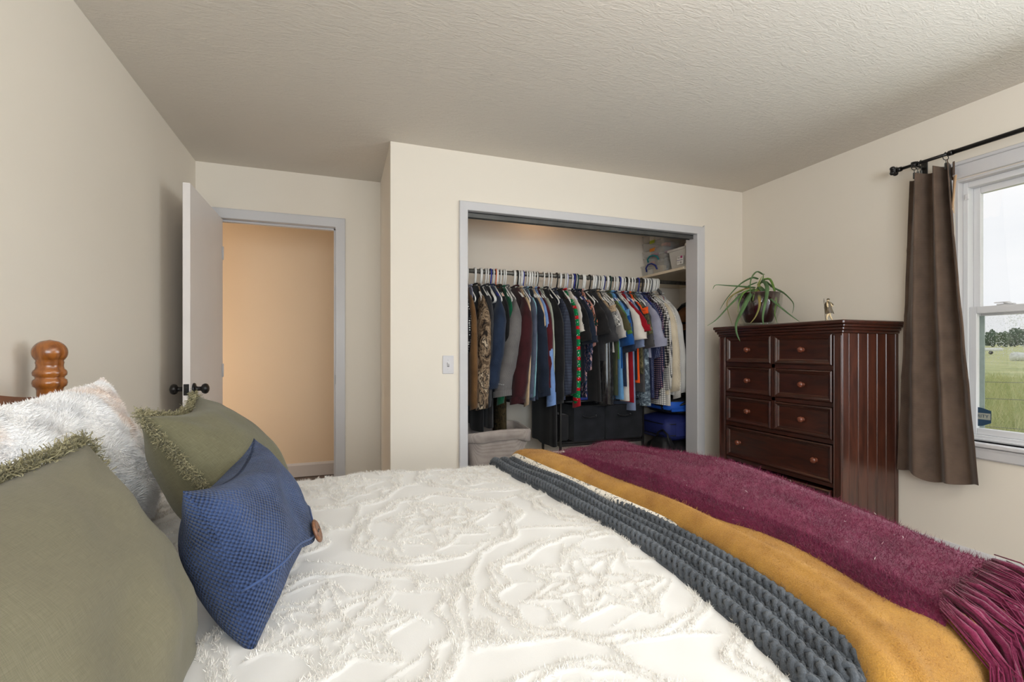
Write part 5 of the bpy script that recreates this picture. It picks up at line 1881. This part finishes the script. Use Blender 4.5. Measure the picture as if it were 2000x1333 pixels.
# long pieces hanging behind the others, down to the basket
G_('trousers', 'black trousers hanging low behind the jackets at the left of the closet', 'trousers', BLK, 944, None, 0, 842, 'tank', hw=.15, neck=.07, thick=.06, hc='white')
G_('trousers', 'second pair of black trousers, right of the first above the basket', 'trousers', BLK2, 966, None, 0, 838, 'tank', hw=.15, neck=.07, thick=.05, hc='white')
G_('trousers', 'brown camouflage trousers hanging down beside the fabric basket', 'trousers', CAMO2, 991, None, 0, 885, 'tank', hw=.14, neck=.07, thick=.06, hc='white')
# left to right
G_('blouse', 'black blouse with white dots at the left end of the rod', 'blouse', DOTS, 912, 914, 690, 720, 'long', hc=None, ry=.05)
G_('work_coat', 'tan canvas work coat half hidden behind the left closet trim', 'coat', TANC, 922, 925, 800, 790, 'long', rx=.028, ry=.06, hc=None)
G_('slip_top', 'light grey strappy top on a bare-armed white hanger near the camouflage jacket', 'top', LAV, 929, None, 0, 660, 'tank', hw=.16, neck=.12, hc='white')
G_('camouflage_jacket', 'woodland camouflage hunting jacket with a brown collar', 'jacket', CAMO, 946, 941, 800, 785, 'long', rx=.046, ry=.075, thick=.05, hc='white', neck=.07)
G_('fleece', 'dark grey fleece showing its cuff below the camouflage jacket', 'jacket', CHR, 958, 954, 797, 780, 'long', rx=.018, ry=.05, hc='white')
G_('puffer_jacket', 'navy blue quilted jacket next to the camouflage one', 'jacket', NAVY, 977, 959, 762, 770, 'long', rx=.052, ry=.08, thick=.06, hc='blue', neck=.07)
G_('shirt', 'black shirt between the navy jacket and the bottle green one', 'shirt', BLK, 988, 985, 700, 740, 'long', hc='orange')
G_('sweatshirt', 'bottle green sweatshirt behind the grey jacket', 'sweatshirt', GRN, 997, 977, 790, 770, 'long', rx=.024, ry=.055, hc='white')
G_('rain_jacket', 'plain grey jacket with tiny white lettering on the cuff', 'jacket', GREYJ, 1007, 981, 772, 780, 'long', rx=.060, ry=.085, thick=.05, hc='white', neck=.07, cuff=(GREYJ, .03))
G_('hoodie', 'maroon hooded sweatshirt with ribbed cuffs beside the grey jacket', 'hoodie', MAROON, 1027, 1011, 786, 790, 'long', rx=.056, ry=.085, thick=.055, hc='white', neck=.06, cuff=(MAROON, .035))
G_('shirt', 'tan shirt whose cuff shows below the maroon hoodie', 'shirt', BEIGE, 1032, 1028, 793, 770, 'long', rx=.014, ry=.05, hc='black')
G_('shirt', 'slate grey dress shirt right of the maroon hoodie', 'shirt', SLATE, 1042, 1034, 775, 780, 'long', rx=.022, ry=.06, hc='white', cuff=(SLATE, .05))
G_('blouse', 'pale aqua shirt showing its cuff under the slate one', 'shirt', F_('aqua', (150, 196, 206)), 1044, 1042, 776, 740, 'long', rx=.008, ry=.040, thick=.015, hc='blue')
G_('dress_shirt', 'dark blue-black dress shirt with a deep turned cuff', 'shirt', NVD, 1051, 1063, 772, 780, 'long', rx=.046, ry=.07, thick=.04, hc='white', cuff=(NVD, .07))
G_('cardigan', 'beige cardigan between the dark dress shirt and the wine jumper', 'cardigan', BEIGE, 1056, 1058, 700, 760, 'long', rx=.022, ry=.06, hc='white')
G_('denim_shirt', 'light blue chambray shirt with a wide cuff hanging lowest at the left half', 'shirt', DENIM, 1061, 1077, 790, 770, 'long', rx=.030, ry=.065, hc='white', cuff=(DENIM, .08))
G_('jumper', 'wine red knitted jumper left of the long black coat', 'jumper', MAR2, 1066, 1068, 760, 770, 'long', rx=.036, ry=.07, thick=.04, hc='white')
G_('shirt', 'thin sage green shirt edge beside the wine jumper', 'shirt', SAGE, 1073, 1077, 755, 760, 'long', rx=.012, ry=.06, hc='black')
G_('long_coat', 'long black coat reaching down to the storage rack', 'coat', BLK, 1086, 1089, 790, 868, 'long', rx=.044, ry=.075, thick=.06, hc='white', neck=.07)
G_('blazer', 'blue-grey checked blazer in the middle of the rod', 'blazer', PLAID1, 1101, 1106, 772, 780, 'long', rx=.038, ry=.07, thick=.04, hc='white')
G_('zip_hoodie', 'black zip-up hoodie left of the festive jumper', 'hoodie', BLK2, 1113, 1118, 770, 770, 'long', rx=.026, ry=.065, hc='black')
G_('festive_jumper', 'green and red patterned festive jumper with a red cuff', 'jumper', FEST, 1121, 1126, 792, 770, 'long', rx=.022, ry=.06, hc='white', cuff=(RED, .035))
G_('tee', 'off-white T-shirt whose hem shows right of the festive jumper', 'T-shirt', WHT, 1129, 1131, 650, 772, 'short', thick=.045, hc='white')
G_('tee', 'black T-shirt with wide sleeves right of the festive jumper', 'T-shirt', BLK, 1134, 1138, 668, 735, 'short', rx=.046, ry=.09, hc='lilac')
G_('tee', 'dark navy T-shirt left of the pink blouse', 'T-shirt', NVD, 1144, 1149, 672, 745, 'short', rx=.042, ry=.09, hc='white')
G_('blouse', 'dark floral blouse with pale petals under the navy T-shirt', 'blouse', FLOR, 1148, 1149, 725, 775, 'long', rx=.016, ry=.06, hc='blue')
G_('blouse', 'dark green floral top with coral flowers at the shoulder', 'blouse', FLOR2, 1151, 1155, 640, 680, 'short', rx=.020, ry=.07, hc='black')
G_('blouse', 'dusty pink blouse with narrow sleeves', 'blouse', PINK, 1155, 1158, 678, 700, 'long', rx=.018, ry=.05, hc='green')
G_('tee', 'charcoal T-shirt right of the pink blouse', 'T-shirt', BLK2, 1168, 1174, 655, 783, 'short', rx=.048, ry=.09, thick=.05, hc='white', hem_dx=.02)
G_('tee', 'blue-black T-shirt left of the tan lace top', 'T-shirt', CHR, 1180, 1190, 670, 705, 'short', rx=.046, ry=.09, thick=.04, hc='black')
G_('blouse', 'tan lace top with a sparkly yoke', 'blouse', LACE, 1186, 1190, 612, 700, 'short', rx=.026, ry=.07, hc='white')
G_('garment_bag', 'black garment in shiny clear plastic wrapping', 'garment bag', BAG, 1190, None, 0, 788, 'tank', hw=.228, thick=.13, neck=.06, hc='white', hem_dx=.0)
G_('blouse', 'black and white printed blouse beside the wrapped garment', 'blouse', BWP, 1194, 1199, 640, 660, 'short', rx=.020, ry=.07, hc='grey')
G_('tee', 'light grey T-shirt left of the olive one', 'T-shirt', LGR, 1198, 1208, 662, 690, 'short', rx=.024, ry=.08, hc='white')
G_('tee', 'olive brown T-shirt with a dark hem line', 'T-shirt', OLV, 1206, 1215, 648, 730, 'short', rx=.028, ry=.09, hc='white')
G_('tee', 'leaf green T-shirt showing below the olive sleeve', 'T-shirt', LGRN, 1209, 1219, 655, 700, 'short', rx=.022, ry=.085, hc='blue')
G_('shirt', 'dark army green shirt hanging below the green sleeves', 'shirt', DGRN, 1208, None, 0, 770, 'tank', hw=.215, thick=.05, hc='black')
G_('tee', 'sky blue T-shirt with a long visible body', 'T-shirt', SKY, 1215, 1217, 620, 780, 'short', thick=.05, rx=.018, ry=.06, hc='white', hem_dx=.02)
G_('tee', 'royal blue T-shirt with its sleeve turned out', 'T-shirt', ROYAL, 1217, 1221, 676, 720, 'short', rx=.034, ry=.09, hc='white')
G_('tee', 'navy T-shirt left of the white one', 'T-shirt', NAVY, 1222, 1226, 688, 755, 'short', rx=.026, ry=.08, hc='green')
G_('tee', 'white T-shirt with a stitched sleeve in front of the red one', 'T-shirt', WHT, 1229, 1242, 665, 782, 'short', rx=.048, ry=.095, hc='white', hem_dx=-.0)
G_('tee', 'bright red T-shirt right of the white one', 'T-shirt', RED, 1236, 1252, 650, 785, 'short', rx=.042, ry=.095, hc='white')
G_('tee', 'grey-blue T-shirt with the lowest hem right of the red one', 'T-shirt', GRB, 1241, 1244, 680, 800, 'short', rx=.020, ry=.07, thick=.035, hc='blue')
G_('tee', 'dark teal T-shirt right of the grey-blue one', 'T-shirt', NVD, 1246, 1250, 640, 740, 'short', rx=.020, ry=.07, hc='white')
G_('work_shirt', 'bright orange safety T-shirt', 'T-shirt', ORF, 1250, 1252, 616, 748, 'short', rx=.022, ry=.07, thick=.035, hc='white')
G_('tee', 'green camouflage T-shirt beside the orange one', 'T-shirt', CAMG, 1255, 1260, 655, 730, 'short', rx=.020, ry=.075, hc='black')
G_('tee', 'dark grey T-shirt left of the acid-washed dress', 'T-shirt', DGY, 1259, 1262, 680, 763, 'short', thick=.04, rx=.022, ry=.08, hc='white')
G_('dress', 'blue and white acid-washed dress hanging below its neighbours', 'dress', WASH, 1265, None, 0, 792, 'tank', hw=.215, thick=.05, hc='white', hem_dx=.02)
G_('polo_shirt', 'lavender grey polo shirt with a turned-back sleeve', 'polo shirt', LAV, 1270, 1279, 676, 700, 'short', rx=.050, ry=.095, thick=.04, hc='white', cuff=(LAV, .05))
G_('blouse', 'navy blouse with pale flecks right of the lavender polo shirt', 'blouse', SPK, 1279, 1281, 700, 775, 'long', rx=.020, ry=.06, thick=.04, hc='blue')
G_('plaid_shirt', 'navy, red and white plaid shirt', 'shirt', PLAID2, 1286, 1287, 760, 778, 'long', rx=.020, ry=.06, thick=.035, hc='black')
G_('flannel_shirt', 'black, grey and white checked flannel shirt', 'shirt', PLAID3, 1292, 1297, 720, 772, 'long', rx=.024, ry=.065, thick=.04, hc='white')
G_('checked_shirt', 'white shirt with a thin black window-pane check', 'shirt', GRID, 1298, 1304, 762, 790, 'long', rx=.022, ry=.06, thick=.035, hc='white')
G_('knit_cardigan', 'cream ribbed knit cardigan near the right end of the rod', 'cardigan', CREAM, 1305, 1318, 765, 770, 'long', rx=.042, ry=.07, thick=.045, hc='black', neck=.06)
G_('shirt', 'faintly checked white shirt hem under the cream cardigan', 'shirt', STRP, 1310, 1322, 778, 792, 'long', rx=.022, ry=.06, hc='white')
G_('tee', 'small dark red top peeping between the cream and grey knits', 'top', RED, 1311, None, 0, 690, 'tank', hw=.21, hc=None)
G_('sweater', 'pale grey sweater, last in the row of clothes', 'sweater', PALE, 1316, 1331, 768, 770, 'long', rx=.040, ry=.065, thick=.035, hc='white')
# spare hangers filling the row
spare = [(938, 'white'), (952, 'white'), (963, 'white'), (969, 'white'), (983, 'white'), (1003, 'white'), (1013, 'white'), (1017, 'white'), (1034, 'white'), (1038, 'white'), (1048, 'white'), (1070, 'white'),
         (1093, 'white'), (1106, 'white'), (1116, 'white'), (1124, 'white'), (1137, 'white'), (1141, 'white'), (1158, 'white'), (1162, 'white'), (1173, 'white'), (1177, 'white'), (1202, 'white'), (1212, 'white'),
         (1225, 'white'), (1233, 'white'), (1257, 'white'), (1262, 'white'), (1268, 'white'), (1270, 'grey'), (1273, 'white'), (1277, 'white'), (1280, 'white'), (1284, 'white')]
for px, c_ in spare:
    g_ = min(worn, key=lambda t: abs((t[0] - 663) * 3.17 / 3.4 + 663 - px + .8))
    hanger(px_x(px, RY), c_, rng.uniform(-.05, .05), what='spare beside the ' + short_label(g_[1]))
# tiny white lettering on the grey jacket's cuff
M['print_white'] = plain('print_white', (236, 236, 236), .6)
rj = [o for o in bpy.data.objects if o.name.startswith('rain_jacket')][0]
jx, jz = px_x(981) - rj.location.x, py_z(975, 752, 3.11) - RZC
m = MB()
for k_, (t0, t1) in enumerate(((-.026, -.021), (-.017, -.012), (-.008, -.001), (.003, .012))):
    P_ = lambda t: (jx - .35 * .066 + .94 * t, -.23 - .94 * .072 - .35 * t, jz - .22 * t + .002 * (k_ % 2))
    m.tube([P_(t0), P_(t1)], .0013, 5)
m.build('cuff_lettering', M['print_white'], rj)

# wide black hanger arm sticking out at the end of the row
bh = thing('wide_hanger', 'wide black coat hanger sticking out at the end of the row', 'hanger', (px_x(1316) + .02, RY, RZC), (0, 0, -.55))
MB().tube(hk, .0032, 6).build('hook', M['grey_metal'], bh)
MB().tube([(0, -.235, -.118), (0, -.20, -.120), (0, -.12, -.098), (0, 0, -.066), (0, .12, -.098), (0, .235, -.135)], [.009, .012, .010, .008, .010, .012], 8, flat=1.6).build('arm', HCOL['black'], bh)

# right-hand end: dark coats on the side wall and a brown brimmed hat
M['hat'] = plain('brown_felt', (96, 62, 36), .85, .2, .15, 20)
M['black_coat'] = F_('coat_black', (28, 27, 29), (15, 15, 17))
for k_, (xx, yy, lb) in enumerate(((2.83, 3.36, 'black winter coat hanging at the right end of the closet'), (2.95, 3.34, 'second black coat behind the first at the right end of the closet'))):
    r = thing('winter_coat', lb, 'coat', (xx, yy, 1.56), (0, 0, -.12 * k_), 'dark coats at the right end of the closet')
    R = []
    for z, w, t in ((0, .06, .05), (-.04, .12, .07), (-.09, .19, .09), (-.2, .215, .10), (-.5, .22, .11), (-.72, .23, .12)):
        R.append([(t * .5 * math.sin(a) * 1.0 + .01 * math.sin(3 * a + z * 9), w * math.copysign(abs(math.cos(a)) ** .7, math.cos(a)), z) for a in np.linspace(0, 2 * PI, 26, endpoint=False)])
    MB().rings(R, cap0=True).build('body', M['black_coat'], r)
    for sg in (-1, 1):
        MB().tube([(0, sg * .17, -.08), (0, sg * .225, -.2), (-.01, sg * .235, -.45), (-.02, sg * .22, -.70)], [.05, .06, .055, .05], 12).build('sleeve', M['black_coat'], r)
    MB().tube([(0, -.06, .0), (0, 0, .012), (0, .06, .0)], .016, 8).build('collar', M['black_coat'], r)
    MB().tube([(0, 0, .0), (0, 0, RZC - 1.56 - .03), (0, .018, RZC - 1.56), (0, .0, RZC - 1.56 + .02), (0, -.02, RZC - 1.56)], .003, 6).build('hook', M['grey_metal'], r)
hp = on_y(1338, 618, 3.20)
ht = thing('brimmed_hat', 'brown wide-brimmed felt hat tilted on top of the black coats', 'hat', (hp[0] + .05, 3.22, hp[2] - .02), (.25, -.62, 0))
MB().lathe([(1e-4, .095), (.05, .092), (.075, .075), (.082, .03), (.086, .006), (.10, .0), (.165, .006), (.185, .014), (.186, .010), (.165, .002), (.10, -.004), (1e-4, -.004)], (0, 0, 0), 'z', 32, sy=.86).build('felt', M['hat'], ht)
MB().lathe([(.0835, .026), (.0855, .026), (.0875, .008), (.0855, .008)], (0, 0, 0), 'z', 32, sy=.86).build('band', M['black_metal'], ht)

# ------------------------------------------------------------------ closet floor: basket on a dark chest, rack with bins, bags
ch = thing('storage_chest', 'low dark storage chest under the grey fabric basket', 'chest', (1.00, 3.24, 0))
M['dark_fab'] = F_('dark_storage', (44, 43, 45), (28, 27, 29))
MB().box(-.24, .26, -.13, .20, 0, .275, b=.02).build('body', M['dark_fab'], ch)
MB().box(-.25, .27, -.14, .21, .275, .315, b=.012).build('lid', M['dark_fab'], ch)
bk = thing('fabric_basket', 'soft grey-beige fabric basket with a folded rim on the closet floor', 'basket', (1.025, 3.255, .316))
M['greige'] = fabric('greige_canvas', (178, 166, 158), (148, 136, 130), 520, .4, .001)


def rrect(hx, hy, r, n=40, wob=0.0, ph=0.0):
    out = []
    for j in range(n):
        a = 2 * PI * j / n
        c, s = math.cos(a), math.sin(a)
        e = .32
        out.append((hx * math.copysign(abs(c) ** e, c) * (1 + wob * math.sin(5 * a + ph)), hy * math.copysign(abs(s) ** e, s) * (1 + wob * math.cos(4 * a + ph))))
    return out


R = []
for hx, hy, z, w in ((.16, .12, .004, 0), (.185, .145, .015, .01), (.20, .155, .07, .02), (.212, .163, .14, .015), (.224, .172, .22, .02), (.236, .182, .285, .01), (.240, .186, .298, .01), (.236, .182, .304, .01), (.228, .174, .296, .01), (.212, .160, .20, .02), (.19, .14, .03, .02)):
    R.append([(x, y, z + .010 * math.sin(x * 9 + 1) + (.010 * math.sin(y * 14) if z > .25 else 0)) for x, y in rrect(hx, hy, 0, 44, w, z * 30)])
MB().rings(R, cap0=True, cap1=True).build('body', M['greige'], bk)
R = []
for hx, hy, z, w in ((.238, .184, .230, .008), (.245, .190, .232, .01), (.249, .194, .29, .01), (.245, .190, .306, .01), (.236, .181, .304, .01), (.226, .171, .27, .012), (.222, .168, .205, .012)):
    R.append([(x, y, z + .010 * math.sin(x * 9 + 1) + .008 * math.sin(y * 14) + (.012 * math.sin(x * 22) if z < .24 else 0)) for x, y in rrect(hx, hy, 0, 44, w, z * 14)])
MB().rings(R).build('folded_rim', M['greige'], bk)

rk = thing('storage_rack', 'black metal storage rack standing on the closet floor', 'rack', (1.95, 3.44, 0))
for x in (-.37, .37):
    for y in (-.16, .17):
        MB().box(x - .009, x + .009, y - .009, y + .009, 0, .775, b=.002).build('upright', M['black_metal'], rk)
for z in (.765, .452):
    MB().box(-.37, .37, -.16, .17, z, z + .014, b=.003).build('shelf', M['black_metal'], rk)
for y in (-.16, .17):
    MB().box(-.37, .37, y - .006, y + .006, .430, .452, b=.002).build('crossbar', M['black_metal'], rk)
for x in (-.37, .37):
    MB().box(x - .006, x + .006, -.16, .17, .430, .452, b=.002).build('crossbar', M['black_metal'], rk)
M['bin'] = F_('bin_black', (44, 45, 50), (28, 29, 33))
for (a, b, lb) in ((-.262, .006, 'black fabric bin with a strap handle at the left of the rack'), (.014, .355, 'wider black fabric bin at the right end of the rack')):
    r = thing('fabric_bin', lb, 'bin', (1.95 + (a + b) / 2, 3.44 - .02, .4665), group='fabric bins on the closet rack')
    h = (b - a) / 2
    R = []
    for f, z in ((.97, 0), (1, .02), (1, .268), (1.0, .272), (.975, .272), (.95, .02)):
        R.append([(-h * f, -.155 * f, z), (h * f, -.155 * f, z), (h * f, .165 * f, z), (-h * f, .165 * f, z)])
    MB().rings(R, cap0=True, cap1=True, smooth=False).build('body', M['bin'], r)
    MB().tube([(-.055, -.153, .195), (-.05, -.166, .185), (0, -.172, .180), (.05, -.166, .185), (.055, -.153, .195)], .009, 6, flat=.35).build('strap_handle', M['black_coat'], r)
    MB().tube([(-h, -.157, .270), (h, -.157, .270)], .004, 6).build('rim_piping', M['black_coat'], r)
cc = thing('black_case', 'small black case with a silver clasp on the lower shelf of the rack', 'case', (1.625, 3.44, .4665))
MB().box(-.035, .05, -.12, .12, 0, .20, b=.012).build('shell', M['dark_fab'], cc)
MB().box(-.040, -.034, -.02, .02, .05, .062, b=.002).build('clasp', plain('clasp_silver', (190, 190, 192), .3, .5, metal=.9), cc)
# things on top of the rack
bb = thing('blue_carton', 'small royal blue carton on top of the rack', 'box', (1.80, 3.36, .7795))
M['blue_card'] = plain('blue_card', (30, 52, 132), .5)
MB().box(-.05, .05, -.06, .06, 0, .055, b=.002).build('carton', M['blue_card'], bb)
MB().box(-.051, .051, -.061, .061, .045, .058, b=.002).build('lid', M['blue_card'], bb)
MB().box(-.008, .014, -.0618, -.0605, .020, .028).build('printed_mark', M['print_white'], bb)
zb = thing('zip_bag', 'crumpled clear plastic zip bag of small papers hanging over the rack edge', 'bag', (1.955, 3.27, .7795))
M['clear_film'] = glass_mat('clear_film', (.86, .86, .87, 1), .16)
R = []
for z, w, t in ((-.055, .02, .006), (-.03, .07, .02), (.0, .095, .03), (.04, .10, .03), (.075, .10, .012), (.085, .098, .004)):
    R.append([(w * math.cos(a) * (1 + .08 * math.sin(5 * a + z * 60)), (-.006 if z < 0 else 0) - (.02 if z < .01 else 0) + t * math.sin(a) * (1 + .2 * math.sin(7 * a)), z) for a in np.linspace(0, 2 * PI, 22, endpoint=False)])
MB().rings(R, cap0=True, cap1=True).build('film', M['clear_film'], zb)
MB().box(-.08, .08, -.004, .004, .02, .072).build('papers', MULTI['grey'], zb)
wb = thing('wooden_board', 'flat brown wooden board lying on top of the rack', 'board', (2.12, 3.42, .7795))
MB().box(-.12, .12, -.15, .15, 0, .022, b=.004).build('board', wood('board_wood', (112, 84, 58), (158, 126, 92), (2, 9, 9), .5, .1), wb)
MB().tube([(.10, -.05, .030), (.115, 0, .034), (.10, .05, .030)], .006, 8).build('handle', M['grey_metal'], wb)

# bags at the right: duffel, suitcase on it, backpack on top, wheel-shaped bag in front
M['black_nylon'] = plain('black_nylon', (26, 26, 28), .55, .35, .3, 20, (90, .5, .004))
M['blue_nylon'] = plain('blue_nylon', (34, 42, 100), .6, .3, .15, 14, (160, .4, .002))
M['bright_blue'] = plain('bright_blue_nylon', (28, 84, 182), .6, .3, .12, 14, (160, .4, .002))
M['zip'] = plain('silver_zip', (190, 186, 176), .3, .5, metal=.9)


def soft_box(hx, hy, hz, e=.28, n=30, kz=9, wob=.03, ph=0):
    R = []
    for i in range(kz + 1):
        v = -1 + 2 * i / kz
        s = (1 - abs(v) ** 5) ** .3 if abs(v) < 1 else .55
        s = max(s, .6)
        R.append([(hx * s * math.copysign(abs(math.cos(a)) ** e, math.cos(a)) * (1 + wob * math.sin(4 * a + 3 * v + ph)), hy * s * math.copysign(abs(math.sin(a)) ** e, math.sin(a)) * (1 + wob * math.cos(3 * a + 5 * v + ph)), hz * v + hz)
                  for a in np.linspace(0, 2 * PI, n, endpoint=False)])
    return R


df = thing('duffel_bag', 'big black duffel bag on the closet floor under the blue suitcase', 'bag', (2.735, 3.33, 0))
MB().rings(soft_box(.27, .21, .210, .45, 34, 10, .03), cap0=True, cap1=True).build('body', M['black_nylon'], df)
MB().tube([(-.16, -.205, .08), (-.155, -.23, .26), (-.08, -.235, .34), (.0, -.225, .37), (.08, -.235, .34), (.155, -.23, .26), (.16, -.205, .08)], .013, 8, flat=.4).build('carry_strap', M['black_nylon'], df)
MB().tube([(-.18, -.215, .30), (-.178, -.221, .33), (-.168, -.219, .37)], .006, 6).ball((-.182, -.221, .295), .008, 8).build('zip_pull', M['zip'], df)
sc_ = thing('suitcase', 'royal blue soft suitcase lying flat under the backpack in the closet corner', 'suitcase', (2.735, 3.34, .423))
MB().rings(soft_box(.295, .20, .105, .22, 40, 8, .006), cap0=True, cap1=True).build('body', M['blue_nylon'], sc_)
for z in (.058, .150):
    MB().tube([(x * 1.005, y * 1.005, z) for x, y in rrect(.296, .201, 0, 44)], .0045, 6, closed=True).build('zip_line', M['black_nylon'], sc_)
MB().tube([(-.07, -.200, .112), (-.055, -.222, .112), (.055, -.222, .112), (.07, -.200, .112)], .011, 8, flat=.6).build('handle', M['black_nylon'], sc_)
MB().ball((.0, -.206, .085), .008, 8).ball((.05, -.206, .085), .007, 8).build('zip_pull', M['zip'], sc_)
MB().box(-.20, -.09, -.206, -.198, .05, .16, b=.003).build('front_pocket', M['blue_nylon'], sc_)
bp = thing('backpack', 'bright blue and black backpack on top of the blue suitcase', 'backpack', (2.755, 3.34, .636))
MB().rings(soft_box(.26, .18, .075, .4, 34, 8, .04, 1), cap0=True, cap1=True).build('body', M['black_nylon'], bp)
MB().rings([[(x, y, z) for x, y in rrect(hx, hy, 0, 30)] for hx, hy, z in ((.262, .183, .045), (.268, .189, .06), (.266, .187, .095), (.255, .178, .112))]).build('side_panel', M['bright_blue'], bp)
MB().box(-.255, -.02, -.197, -.183, .035, .058, b=.004).box(.02, .23, -.200, -.184, .085, .125, b=.006).build('front_panel', M['bright_blue'], bp)
MB().tube([(-.24, -.12, .05), (-.12, -.185, .10), (.02, -.18, .15), (.16, -.10, .16)], [.02, .03, .03, .02], 8, flat=.4).build('shoulder_strap', M['black_nylon'], bp)
MB().tube([(-.20, .05, .09), (-.05, -.08, .165), (.12, -.14, .14), (.24, -.10, .08)], [.02, .028, .028, .02], 8, flat=.4).build('shoulder_strap', M['black_nylon'], bp)
MB().rings([[(x, y, z + .02) for x, y in rrect(hx, hy, 0, 30)] for hx, hy, z in ((.20, .184, .0), (.21, .192, .02), (.20, .186, .05))]).build('pocket_band', M['black_nylon'], bp)
wh = thing('shoulder_bag', 'round black bag beside the rack leg in front of the duffel bag', 'bag', (2.46, 3.16, .20))
wh.location = (2.43, 3.17, 0)
MB().rings(soft_box(.075, .10, .235, .6, 26, 10, .05, 2), cap0=True, cap1=True).build('body', M['black_nylon'], wh)
MB().tube([(0, -.09, .40), (0, -.06, .50), (0, .0, .53), (0, .06, .50), (0, .09, .40)], .008, 8).build('strap', M['black_nylon'], wh)
sho = thing('trainers', 'pair of dark trainers tied together on the closet floor under the rack', 'shoes', (2.26, 3.30, 0))
for dx in (-.055, .055):
    m = MB()
    m.rings([[(dx + w * math.cos(a), .02 + l * math.sin(a), z) for a in np.linspace(0, 2 * PI, 20, endpoint=False)] for z, w, l in ((0, .038, .135), (.018, .041, .14), (.022, .038, .135))], cap0=True, cap1=True)
    m.build('sole', MULTI['white'], sho)
    m = MB()
    m.rings([[(dx + w * math.cos(a), c_ + l * math.sin(a), z) for a in np.linspace(0, 2 * PI, 20, endpoint=False)] for z, w, l, c_ in ((.022, .038, .135, .02), (.05, .036, .12, .03), (.075, .032, .075, .07), (.10, .03, .06, .085), (.095, .024, .05, .085))], cap0=True)
    m.build('upper', M['black_nylon'], sho)
